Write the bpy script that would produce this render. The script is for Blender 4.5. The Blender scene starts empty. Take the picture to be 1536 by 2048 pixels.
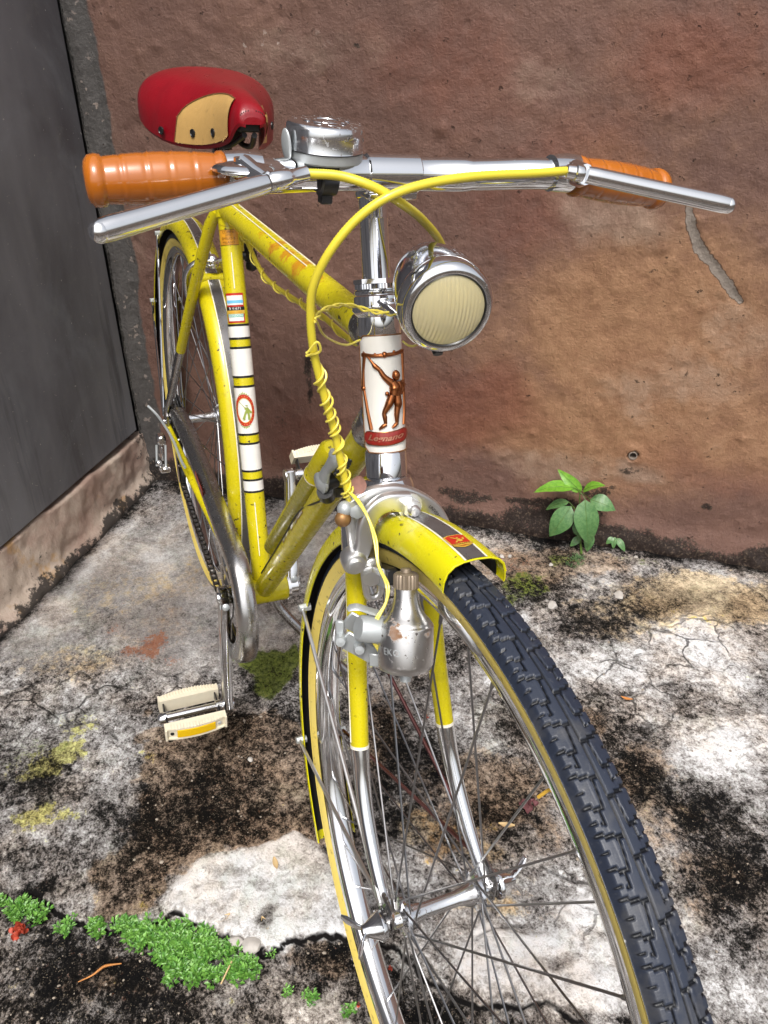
import bpy, bmesh, math, random
import numpy as np
from mathutils import Vector, Matrix

# ------------------------------------------------------------------ camera, sky, sun, exposure
scn = bpy.context.scene
R_ = math.radians
CAM = np.array([0.958477, -0.179698, 1.017403])
C_R = np.array([0.382034, 0.924147, 0.001477])
C_U = np.array([-0.501861, 0.206122, 0.840029])
C_F = np.array([-0.776006, 0.321661, -0.542539])
FPX = 1602.72
cam = bpy.data.objects.new('camera', bpy.data.cameras.new('camera'))
scn.collection.objects.link(cam)
cam.matrix_world = Matrix(((C_R[0], C_U[0], -C_F[0], CAM[0]), (C_R[1], C_U[1], -C_F[1], CAM[1]),
                           (C_R[2], C_U[2], -C_F[2], CAM[2]), (0, 0, 0, 1)))
cam.data.sensor_fit = 'VERTICAL'; cam.data.sensor_height = 36.0
cam.data.lens = 36.0 * FPX / 2048.0
cam.data.clip_start = 0.02; cam.data.clip_end = 300
scn.camera = cam
scn.render.resolution_x, scn.render.resolution_y = 768, 1024

SUN_EL, SUN_AZ = R_(58), R_(-28)          # azimuth measured from +x towards +y
w = bpy.data.worlds.new('World'); scn.world = w; w.use_nodes = True
wn = w.node_tree.nodes; wl = w.node_tree.links
bg = wn['Background']
sky = wn.new('ShaderNodeTexSky'); sky.sky_type = 'NISHITA'; sky.sun_disc = False
sky.sun_elevation = SUN_EL; sky.sun_rotation = math.pi / 2 - SUN_AZ
sky.air_density = 1.0; sky.dust_density = 6.0; sky.ozone_density = 0.6; sky.altitude = 50
hs = wn.new('ShaderNodeHueSaturation'); hs.inputs['Saturation'].default_value = 0.30
wl.new(sky.outputs[0], hs.inputs['Color']); wl.new(hs.outputs[0], bg.inputs['Color'])
bg.inputs['Strength'].default_value = 0.14
sl = bpy.data.lights.new('sun', 'SUN'); sl.energy = 1.5; sl.angle = R_(12); sl.color = (1.0, 0.965, 0.91)
so = bpy.data.objects.new('sun', sl); scn.collection.objects.link(so)
sdv = Vector((math.cos(SUN_AZ) * math.cos(SUN_EL), math.sin(SUN_AZ) * math.cos(SUN_EL), math.sin(SUN_EL)))
so.rotation_euler = sdv.to_track_quat('Z', 'Y').to_euler()
scn.view_settings.view_transform = 'Standard'; scn.view_settings.look = 'None'
scn.view_settings.exposure = 0.50; scn.view_settings.gamma = 1.0
scn.view_settings.use_curve_mapping = False
scn.render.engine = 'CYCLES'
scn.cycles.use_denoising = True
scn.cycles.max_bounces = 8; scn.cycles.transparent_max_bounces = 8
scn.cycles.caustics_reflective = False; scn.cycles.caustics_refractive = True

rng = random.Random(7)
COL = scn.collection

# ------------------------------------------------------------------ geometry of the place
LEAN = R_(4.18157)
cl_, sl_ = math.cos(-LEAN), math.sin(-LEAN)
LM = np.array([[1, 0, 0], [0, cl_, -sl_], [0, sl_, cl_]])      # bicycle axes -> world
CB, RB, UB, FB = LM.T @ CAM, LM.T @ C_R, LM.T @ C_U, LM.T @ C_F


def _ray(px, py, r, u, f):
    return f + (px - 768) / FPX * r - (py - 1024) / FPX * u


def BX(px, py, x):
    """point of the bicycle's own axes that is seen at a pixel of the 1536x2048 photo and lies at a given x"""
    d = _ray(px, py, RB, UB, FB)
    return CB + d * ((x - CB[0]) / d[0])


def BY(px, py, y):
    d = _ray(px, py, RB, UB, FB)
    return CB + d * ((y - CB[1]) / d[1])


def GP(px, py, z=0.0):
    d = _ray(px, py, C_R, C_U, C_F)
    return CAM + d * ((z - CAM[2]) / d[2])


def V(*a):
    return np.array(a, float)


def unit(a):
    a = np.asarray(a, float)
    return a / np.linalg.norm(a)


# bicycle dimensions
WR = 0.337; CS = 0.4577; BBH = 0.2558; FC = 0.5988; RAKE = 0.0753
HA, SA = R_(72.3056), R_(72.6866)
UD = V(-math.cos(HA), 0, math.sin(HA)); ND = V(math.sin(HA), 0, math.cos(HA))
AX = V(FC, 0, WR); RX = V(-CS, 0, WR)
HO = AX - RAKE * ND
SD = V(-math.cos(SA), 0, math.sin(SA)); SF = V(math.sin(SA), 0, math.cos(SA))
BB = V(0, 0, BBH)
LEFT = V(0, 1, 0)


def hax(s, y=0.0, off=0.0):
    return HO + UD * s + V(0, y, 0) + ND * off


# ------------------------------------------------------------------ mesh helpers
class MB:
    def __init__(self):
        self.v = []; self.f = []; self.m = []

    def add(self, v, f, mi=0):
        o = len(self.v)
        self.v += [tuple(float(c) for c in p) for p in v]
        self.f += [tuple(i + o for i in q) for q in f]
        self.m += [mi] * len(f)
        return self

    def tube(self, pts, r, n=12, cap=True, closed=False, mi=0, oval=None, sq=1.0):
        pts = [np.asarray(p, float) for p in pts]; k = len(pts)
        rr = list(r) if hasattr(r, '__len__') else [r] * k
        T = []
        for i in range(k):
            if closed:
                t = pts[(i + 1) % k] - pts[i - 1]
            else:
                t = pts[min(i + 1, k - 1)] - pts[max(i - 1, 0)]
            T.append(unit(t))
        if oval is not None:
            a = np.asarray(oval[0], float)
        else:
            a = V(0, 0, 1) if abs(T[0][2]) < 0.9 else V(1, 0, 0)
        nrm = unit(a - T[0] * np.dot(a, T[0]))
        vs = []
        for i in range(k):
            nrm = unit(nrm - T[i] * np.dot(nrm, T[i])); b = np.cross(T[i], nrm)
            q = oval[1] if oval is not None else 1.0
            for j in range(n):
                t = 2 * math.pi * j / n
                c_, s_ = math.cos(t), math.sin(t)
                c_, s_ = math.copysign(abs(c_) ** sq, c_), math.copysign(abs(s_) ** sq, s_)
                vs.append(pts[i] + rr[i] * (c_ * nrm + q * s_ * b))
        fs = []
        for i in range(k if closed else k - 1):
            for j in range(n):
                a0 = i * n + j; a1 = i * n + (j + 1) % n; b0 = ((i + 1) % k) * n + j; b1 = ((i + 1) % k) * n + (j + 1) % n
                fs.append((a0, a1, b1, b0))
        if cap and not closed:
            fs.append(tuple(range(n - 1, -1, -1))); fs.append(tuple((k - 1) * n + j for j in range(n)))
        return self.add(vs, fs, mi)

    def lathe(self, prof, o, ax, n=32, mi=0, cap=True):
        """prof: (radius, height along axis)"""
        ax = unit(ax); a = V(0, 0, 1) if abs(ax[2]) < 0.9 else V(1, 0, 0)
        e1 = unit(a - ax * np.dot(a, ax)); e2 = np.cross(ax, e1)
        vs = []; o = np.asarray(o, float)
        for r, h in prof:
            for j in range(n):
                t = 2 * math.pi * j / n
                vs.append(o + ax * h + max(r, 1e-5) * (math.cos(t) * e1 + math.sin(t) * e2))
        fs = [(i * n + j, i * n + (j + 1) % n, (i + 1) * n + (j + 1) % n, (i + 1) * n + j) for i in range(len(prof) - 1) for j in range(n)]
        if cap:
            if prof[0][0] > 1e-4: fs.append(tuple(range(n - 1, -1, -1)))
            if prof[-1][0] > 1e-4: fs.append(tuple((len(prof) - 1) * n + j for j in range(n)))
        return self.add(vs, fs, mi)

    def box(self, c, size, M=None, bev=0.0, mi=0, seg=1):
        bm = bmesh.new(); bmesh.ops.create_cube(bm, size=1.0)
        for v in bm.verts: v.co = Vector((v.co.x * size[0], v.co.y * size[1], v.co.z * size[2]))
        if bev > 0: bmesh.ops.bevel(bm, geom=list(bm.edges), offset=bev, segments=seg, profile=0.5, affect='EDGES')
        bm.verts.index_update()
        M = np.eye(3) if M is None else np.asarray(M, float)     # columns = box axes
        self.add([np.asarray(c) + M @ np.array(v.co) for v in bm.verts], [[v.index for v in f.verts] for f in bm.faces], mi)
        bm.free(); return self

    def prism(self, poly, h, o, ex, ey, ez, bev=0.0, mi=0):
        bm = bmesh.new()
        lo = [bm.verts.new((x, y, 0)) for x, y in poly]; hi = [bm.verts.new((x, y, h)) for x, y in poly]
        bm.faces.new(lo[::-1]); bm.faces.new(hi); n = len(poly)
        for i in range(n): bm.faces.new((lo[i], lo[(i + 1) % n], hi[(i + 1) % n], hi[i]))
        bmesh.ops.recalc_face_normals(bm, faces=list(bm.faces))
        if bev > 0:
            es = [e for e in bm.edges if abs(e.verts[0].co.z - e.verts[1].co.z) < 1e-9]
            bmesh.ops.bevel(bm, geom=es, offset=bev, segments=1, profile=0.5, affect='EDGES')
        bm.verts.index_update(); o = np.asarray(o, float)
        self.add([o + ex * v.co.x + ey * v.co.y + ez * v.co.z for v in bm.verts], [[v.index for v in f.verts] for f in bm.faces], mi)
        bm.free(); return self

    def ball(self, c, r, n=12, M=None, mi=0):
        r = np.array([r] * 3 if not hasattr(r, '__len__') else r, float); M = np.eye(3) if M is None else M
        vs = []; k = max(6, n // 2 + 2)
        for i in range(k + 1):
            p = math.pi * i / k
            for j in range(n):
                t = 2 * math.pi * j / n
                vs.append(np.asarray(c) + M @ (r * V(math.sin(p) * math.cos(t), math.sin(p) * math.sin(t), math.cos(p))))
        fs = [(i * n + j, (i + 1) * n + j, (i + 1) * n + (j + 1) % n, i * n + (j + 1) % n) for i in range(k) for j in range(n)]
        return self.add(vs, fs, mi)

    def grid(self, P, mi=0, closed=False):
        """P: array rows x cols x 3"""
        nr, nc = len(P), len(P[0])
        vs = [p for row in P for p in row]
        fs = [(i * nc + j, i * nc + (j + 1) % nc, (i + 1) * nc + (j + 1) % nc, (i + 1) * nc + j) for i in range(nr - 1) for j in range(nc if closed else nc - 1)]
        return self.add(vs, fs, mi)

    def build(self, name, mat, parent=None, sharp=38, label=None, flat=False):
        me = bpy.data.meshes.new(name)
        me.from_pydata(self.v, [], self.f)
        for m_ in (mat if isinstance(mat, (list, tuple)) else [mat]): me.materials.append(m_)
        if any(self.m): me.polygons.foreach_set('material_index', self.m)
        finish(me, sharp, flat)
        o = bpy.data.objects.new(name, me); COL.objects.link(o)
        if parent is not None: o.parent = parent
        if label: o['label'] = label
        return o


def finish(me, sharp=38, flat=False):
    bm = bmesh.new(); bm.from_mesh(me)
    bmesh.ops.recalc_face_normals(bm, faces=list(bm.faces)); bm.to_mesh(me); bm.free()
    if not flat:
        me.polygons.foreach_set('use_smooth', [True] * len(me.polygons))
        me.set_sharp_from_angle(angle=R_(sharp))
    me.update()


def tag(o, label=None, cat=None, group=None, kind=None):
    if label: o['label'] = label
    if cat: o['category'] = cat
    if group: o['group'] = group
    if kind: o['kind'] = kind
    return o


def empty(name, loc=(0, 0, 0)):
    o = bpy.data.objects.new(name, None); COL.objects.link(o); o.location = loc
    o.empty_display_size = 0.05
    return o


def spline(pts, k=8):
    P = [np.asarray(p, float) for p in pts]; P = [2 * P[0] - P[1]] + P + [2 * P[-1] - P[-2]]; out = []
    for i in range(1, len(P) - 2):
        for j in range(k):
            t = j / k
            out.append(0.5 * ((2 * P[i]) + (P[i + 1] - P[i - 1]) * t + (2 * P[i - 1] - 5 * P[i] + 4 * P[i + 1] - P[i + 2]) * t * t + (-P[i - 1] + 3 * P[i] - 3 * P[i + 1] + P[i + 2]) * t ** 3))
    out.append(P[-2]); return out


def helix(path, r, turns, a0=0.0, n=14, fn=None):
    """a wire winding round a path"""
    path = [np.asarray(p) for p in path]
    L = np.r_[0, np.cumsum([np.linalg.norm(path[i + 1] - path[i]) for i in range(len(path) - 1)])]
    tot = int(turns * n); out = []
    for i in range(tot + 1):
        t = i / tot; tt = fn(t) if fn else t
        s = tt * L[-1]; k = min(np.searchsorted(L, s, side='right') - 1, len(path) - 2)
        q = (s - L[k]) / max(L[k + 1] - L[k], 1e-9); p = path[k] * (1 - q) + path[k + 1] * q
        T = unit(path[k + 1] - path[k]); e1 = unit(np.cross(T, V(1, 0, 0.2))); e2 = np.cross(T, e1)
        a = a0 + 2 * math.pi * turns * t
        rad = r * (1.08 + 0.22 * math.sin(5.3 * a0 + 3.1 * turns * t * 2.2))
        out.append(p + rad * (math.cos(a) * e1 + math.sin(a) * e2))
    return out


def text2d(s, size, shear=0.0, bold=0.0, align='CENTER', spacing=1.0):
    cu = bpy.data.curves.new('txt', 'FONT'); cu.body = s; cu.size = size; cu.shear = shear; cu.offset = bold
    cu.align_x = align; cu.align_y = 'CENTER'; cu.resolution_u = 3; cu.space_character = spacing
    o = bpy.data.objects.new('txt', cu); COL.objects.link(o)
    dg = bpy.context.evaluated_depsgraph_get()
    me = bpy.data.meshes.new_from_object(o.evaluated_get(dg))
    vs = [tuple(v.co) for v in me.vertices]; fs = [tuple(p.vertices) for p in me.polygons]
    bpy.data.objects.remove(o); bpy.data.curves.remove(cu); bpy.data.meshes.remove(me)
    return vs, fs


# numpy value noise
def _hash(ix, iy, seed):
    h = (ix.astype(np.int64) * 374761393 + iy.astype(np.int64) * 668265263 + seed * 1274126177) & 0xffffffff
    h = ((h ^ (h >> 13)) * 1274126177) & 0xffffffff
    return ((h ^ (h >> 16)) & 0xffff) / 65535.0


def vnoise(x, y, seed=0):
    ix, iy = np.floor(x), np.floor(y); fx, fy = x - ix, y - iy
    fx = fx * fx * (3 - 2 * fx); fy = fy * fy * (3 - 2 * fy)
    a, b, c, d = _hash(ix, iy, seed), _hash(ix + 1, iy, seed), _hash(ix, iy + 1, seed), _hash(ix + 1, iy + 1, seed)
    return (a * (1 - fx) + b * fx) * (1 - fy) + (c * (1 - fx) + d * fx) * fy


def fbm(x, y, sc, oct=4, seed=0, gain=0.5):
    s = np.zeros_like(x); a = 1.0; t = 0.0
    for k in range(oct):
        s += a * vnoise(x * sc + 17.3 * k, y * sc - 9.1 * k, seed + k); t += a; a *= gain; sc *= 2.03
    return s / t


def sstep(a, b, x):
    t = np.clip((x - a) / (b - a), 0, 1); return t * t * (3 - 2 * t)


# ------------------------------------------------------------------ materials
class G:
    def __init__(self, name):
        self.mat = bpy.data.materials.new(name); self.mat.use_nodes = True
        self.t = self.mat.node_tree; self.n = self.t.nodes; self.l = self.t.links
        self.b = self.n['Principled BSDF']; self._tc = None

    def link(self, a, b):
        self.l.new(a, b)

    def co(self):
        if self._tc is None: self._tc = self.n.new('ShaderNodeTexCoord')
        return self._tc.outputs['Object']

    def noise(self, scale, detail=4, rough=0.6, vec=None, dist=0.0):
        n = self.n.new('ShaderNodeTexNoise'); n.inputs['Scale'].default_value = scale
        n.inputs['Detail'].default_value = detail; n.inputs['Roughness'].default_value = rough; n.inputs['Distortion'].default_value = dist
        self.link(vec if vec is not None else self.co(), n.inputs['Vector']); return n.outputs['Fac']

    def voro(self, scale, feat='F1', vec=None):
        n = self.n.new('ShaderNodeTexVoronoi'); n.feature = feat; n.inputs['Scale'].default_value = scale
        self.link(vec if vec is not None else self.co(), n.inputs['Vector']); return n.outputs['Distance']

    def mapping(self, scale=(1, 1, 1), rot=(0, 0, 0)):
        n = self.n.new('ShaderNodeMapping'); n.inputs['Scale'].default_value = scale; n.inputs['Rotation'].default_value = rot
        self.link(self.co(), n.inputs['Vector']); return n.outputs[0]

    def attr(self, name):
        n = self.n.new('ShaderNodeAttribute'); n.attribute_name = name; return n.outputs['Fac']

    def math(self, op, a, b=None, c=None, clamp=False):
        n = self.n.new('ShaderNodeMath'); n.operation = op; n.use_clamp = clamp
        for i, x in enumerate((a, b, c)):
            if x is None: continue
            if isinstance(x, (int, float)): n.inputs[i].default_value = x
            else: self.link(x, n.inputs[i])
        return n.outputs[0]

    def ss(self, x, lo, hi):
        n = self.n.new('ShaderNodeMapRange'); n.interpolation_type = 'SMOOTHSTEP'
        n.inputs['From Min'].default_value = lo; n.inputs['From Max'].default_value = hi
        self.link(x, n.inputs['Value']); return n.outputs[0]

    def mix(self, fac, a, b, mode='MIX'):
        n = self.n.new('ShaderNodeMix'); n.data_type = 'RGBA'; n.blend_type = mode; n.clamp_factor = True
        for i, x in ((0, fac), (6, a), (7, b)):
            if isinstance(x, (int, float)): n.inputs[i].default_value = x
            elif isinstance(x, (tuple, list)): n.inputs[i].default_value = (*x, 1)
            else: self.link(x, n.inputs[i])
        return n.outputs[2]

    def bump(self, h, strength=0.3, dist=0.002, nrm=None):
        n = self.n.new('ShaderNodeBump'); n.inputs['Strength'].default_value = strength; n.inputs['Distance'].default_value = dist
        self.link(h, n.inputs['Height'])
        if nrm is not None: self.link(nrm, n.inputs['Normal'])
        return n.outputs[0]

    def set(self, **k):
        for key, x in k.items():
            s = self.b.inputs[key.replace('_', ' ')]
            if isinstance(x, (int, float)): s.default_value = x
            elif isinstance(x, (tuple, list)): s.default_value = (*x, 1) if len(x) == 3 and s.type == 'RGBA' else x
            else: self.link(x, s)
        return self


def simple(name, col, rough=0.5, metal=0.0, var=0.12, scale=60, bump=0.0, **k):
    g = G(name)
    nz = g.noise(scale, 4, 0.6)
    dark = tuple(c * (1 - var) for c in col); lite = tuple(min(1, c * (1 + var)) for c in col)
    g.set(Base_Color=g.mix(nz, dark, lite), Metallic=metal)
    g.set(Roughness=g.math('MULTIPLY_ADD', nz, 0.16, rough - 0.08))
    if bump: g.set(Normal=g.bump(nz, bump, 0.001))
    g.set(**k)
    return g.mat


def paint(name, col, worn=()):
    g = G(name)
    big = g.noise(9, 3, 0.5); fine = g.noise(420, 3, 0.7); mid = g.noise(70, 5, 0.7)
    c = g.mix(big, tuple(x * 0.86 for x in col), tuple(x * 1.08 for x in col))
    grime = g.ss(mid, 0.52, 0.78)
    c = g.mix(g.math('MULTIPLY', grime, 0.34), c, (0.20, 0.14, 0.01))
    chips = g.math('MULTIPLY', g.ss(g.noise(150, 2, 0.5), 0.650, 0.675), g.ss(g.noise(16, 2, 0.5), 0.44, 0.60))
    c = g.mix(chips, c, (0.035, 0.022, 0.012))
    rub = g.math('MULTIPLY', g.ss(g.noise(26, 4, 0.6), 0.64, 0.78), 0.3)
    c = g.mix(rub, c, (0.45, 0.22, 0.02))
    for p, r, wc in worn:
        n = g.n.new('ShaderNodeVectorMath'); n.operation = 'DISTANCE'; g.link(g.co(), n.inputs[0]); n.inputs[1].default_value = p
        k = g.math('MULTIPLY_ADD', g.math('SUBTRACT', g.noise(110, 6, 0.75), 0.5), r * 3.5, n.outputs['Value'])
        c = g.mix(g.math('MULTIPLY', g.ss(k, r, r * .45), 0.85), c, wc)
    g.set(Base_Color=c, Roughness=g.math('MULTIPLY_ADD', mid, 0.22, 0.16), Coat_Weight=0.25, Coat_Roughness=0.10)
    g.set(Normal=g.bump(g.math('ADD', fine, g.math('MULTIPLY', chips, -2.0)), 0.06, 0.0006))
    return g.mat


def chrome(name, base=(0.84, 0.85, 0.87), rough=0.02, pit=0.66, rust=0.72, rustcol=(0.13, 0.055, 0.02)):
    g = G(name)
    f = g.noise(330, 3, 0.6); m_ = g.noise(45, 5, 0.65); big = g.noise(14, 4, 0.6)
    spots = g.math('MULTIPLY', g.ss(f, pit, pit + 0.05), g.ss(big, 0.42, 0.6))
    rs = g.math('MULTIPLY', g.ss(m_, rust, rust + 0.08), g.ss(big, 0.45, 0.62))
    c = g.mix(g.math('MULTIPLY', g.ss(big, 0.40, 0.75), 0.18), base, tuple(x * 0.6 for x in base))
    c = g.mix(spots, c, (0.06, 0.05, 0.045)); c = g.mix(rs, c, rustcol)
    g.set(Base_Color=c, Metallic=g.math('SUBTRACT', 1.0, g.math('MAXIMUM', spots, rs), clamp=True))
    g.set(Roughness=g.math('ADD', g.math('MULTIPLY_ADD', m_, 0.10, rough), g.math('MULTIPLY', g.math('MAXIMUM', spots, rs), 0.5)))
    g.set(Normal=g.bump(g.math('ADD', m_, spots), 0.05, 0.0005))
    return g.mat


YEL = (0.63, 0.535, 0.007)
M_yel = paint('yellow_paint', YEL)
M_yel_dull = paint('dull_yellow_paint', (0.40, 0.36, 0.020))
M_fend = paint('mudguard_yellow', (0.70, 0.64, 0.005))
M_chr = chrome('chrome'); M_chr_pit = chrome('pitted_chrome', pit=0.60, rust=0.66, rough=0.1)
M_chr_dark = chrome('dull_steel', base=(0.42, 0.41, 0.41), rough=0.2, pit=0.6, rust=0.60)
M_alu = chrome('alloy', base=(0.90, 0.90, 0.91), rough=0.09, pit=0.72, rust=0.78)
M_zinc = simple('zinc', (0.50, 0.53, 0.54), 0.42, metal=0.5, var=0.12, scale=120)
M_rusty = chrome('rusty_alloy', base=(0.70, 0.69, 0.68), rough=0.25, pit=0.62, rust=0.545, rustcol=(0.20, 0.09, 0.03))
M_satin = chrome('satin_alloy', base=(0.86, 0.86, 0.86), rough=0.36, pit=0.70, rust=0.74)
M_guard = chrome('chain_guard_steel', base=(0.56, 0.555, 0.55), rough=0.22, pit=0.64, rust=0.66)
M_spoke = chrome('spoke_steel', base=(0.34, 0.34, 0.35), rough=0.25, pit=0.7, rust=0.66)
M_black = simple('black_grease', (0.012, 0.012, 0.013), 0.5, bump=0.2, scale=200)
M_blackpl = simple('black_plastic', (0.015, 0.015, 0.016), 0.3)
M_white = simple('white_enamel', (0.80, 0.775, 0.72), 0.25, var=0.05, Coat_Weight=0.4)
M_cream = simple('cream_plastic', (0.74, 0.67, 0.52), 0.38, var=0.10, scale=120, bump=0.1)
M_blackline = simple('black_lining', (0.012, 0.012, 0.012), 0.35)
M_whiteline = simple('white_lining', (0.80, 0.77, 0.66), 0.3, var=0.08)
M_cable = simple('yellow_cable', (0.72, 0.60, 0.045), 0.35, var=0.10, scale=40, Coat_Weight=0.2)
M_wire = simple('yellow_wire', (0.78, 0.66, 0.10), 0.32, var=0.08, scale=40)
M_refl = simple('amber_reflector', (0.80, 0.50, 0.01), 0.2, var=0.1, scale=300, bump=0.3, Coat_Weight=0.7)
M_redplastic = simple('red_plastic', (0.35, 0.008, 0.01), 0.22, Coat_Weight=0.5)
M_greyplate = simple('grey_plate', (0.30, 0.30, 0.31), 0.35, metal=0.6)
M_reddec = simple('red_print', (0.50, 0.025, 0.012), 0.3, var=0.1)
M_golddec = simple('gold_print', (0.62, 0.38, 0.05), 0.35, var=0.12)
M_bluedec = simple('blue_print', (0.16, 0.50, 0.75), 0.3)
M_orangedec = simple('orange_print', (0.66, 0.30, 0.02), 0.3)
M_tealdec = simple('teal_print', (0.20, 0.50, 0.42), 0.3)
M_greendec = simple('green_print', (0.28, 0.34, 0.06), 0.35)
M_browndec = simple('brown_print', (0.20, 0.075, 0.01), 0.35)
M_copper = chrome('copper_relief', base=(0.34, 0.12, 0.045), rough=0.28, pit=0.62, rust=0.66, rustcol=(0.05, 0.015, 0.008))
M_redenamel = simple('red_enamel', (0.26, 0.018, 0.012), 0.22, var=0.35, scale=300, Coat_Weight=0.6)
M_redrefl_stay = chrome('red_reflection_stay', base=(0.30, 0.14, 0.14), rough=0.2)  # left stays: reddish reflection put into the steel's base colour


def rubber():
    g = G('tyre_rubber')
    f = g.noise(260, 5, 0.65); b = g.noise(30, 4, 0.6)
    c = g.mix(b, (0.014, 0.019, 0.033), (0.024, 0.032, 0.054))
    dust = g.math('MULTIPLY', g.ss(f, 0.60, 0.72), 0.30)
    c = g.mix(dust, c, (0.17, 0.17, 0.175))
    wear = g.math('MULTIPLY', g.ss(g.noise(22, 5, 0.7), .48, .66), .45)
    c = g.mix(wear, c, (0.085, 0.083, 0.082))
    c = g.mix(g.ss(g.attr('groove'), .2, .7), c, (0.004, 0.005, 0.008))
    dots = g.math('MULTIPLY', g.ss(g.voro(170), 0.16, 0.08), g.ss(g.noise(90, 2, 0.5), 0.6, 0.66))
    c = g.mix(dots, c, (0.5, 0.5, 0.5))
    g.set(Base_Color=c, Roughness=g.math('MULTIPLY_ADD', f, 0.3, 0.30), Normal=g.bump(f, 0.25, 0.0006))
    return g.mat


def gum():
    g = G('gum_sidewall')
    f = g.noise(120, 4, 0.6); b = g.noise(14, 4, 0.6)
    c = g.mix(b, (0.86, 0.64, 0.10), (0.86, 0.70, 0.22))
    c = g.mix(g.math('MULTIPLY', g.ss(f, 0.58, 0.72), 0.6), c, (0.16, 0.08, 0.02))
    g.set(Base_Color=c, Roughness=0.5, Normal=g.bump(f, 0.1, 0.0006)); return g.mat


M_rub = rubber(); M_gum = gum()


def leather(name, col, edge):
    g = G(name)
    b = g.noise(28, 5, 0.65); f = g.noise(420, 4, 0.6)
    c = g.mix(b, tuple(x * 0.72 for x in col), tuple(x * 1.12 for x in col))
    c = g.mix(g.math('MULTIPLY', g.ss(g.noise(90, 5, 0.7), 0.60, 0.74), 0.55), c, edge)
    g.set(Base_Color=c, Roughness=g.math('MULTIPLY_ADD', b, 0.22, 0.2), Coat_Weight=0.15, Coat_Roughness=0.2)
    cr = g.noise(16, 5, 0.7, dist=1.5)
    g.set(Normal=g.bump(g.math('ADD', f, g.math('MULTIPLY_ADD', cr, 3.0, g.math('MULTIPLY', b, 2.0))), 0.28, 0.0010)); return g.mat


M_red = leather('red_leather', (0.25, 0.003, 0.010), (0.06, 0.003, 0.005))
M_tan = leather('tan_leather', (0.62, 0.38, 0.13), (0.30, 0.16, 0.05))


def gripmat():
    g = G('orange_grip')
    b = g.noise(24, 3, 0.5)
    g.set(Base_Color=g.mix(b, (0.34, 0.076, 0.003), (0.48, 0.150, 0.008)), Roughness=0.22, Subsurface_Weight=0.0, Subsurface_Radius=(0.02, 0.006, 0.001), Subsurface_Scale=0.3, Coat_Weight=0.8, Coat_Roughness=0.12)
    return g.mat


M_grip = gripmat()


def lensmat():
    g = G('ribbed_lens')
    g.set(Base_Color=(1.0, 0.90, 0.56), Roughness=0.02, Transmission_Weight=0.60, IOR=1.45, Coat_Weight=0.8, Coat_Roughness=0.05)
    return g.mat


M_lens = lensmat()
M_bowl = simple('reflector_bowl', (0.95, 0.90, 0.70), 0.16, metal=0.5, var=0.05)
M_lampshell = chrome('speckled_lamp_chrome', base=(0.62, 0.65, 0.72), rough=0.05, pit=0.535, rust=0.70)


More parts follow.
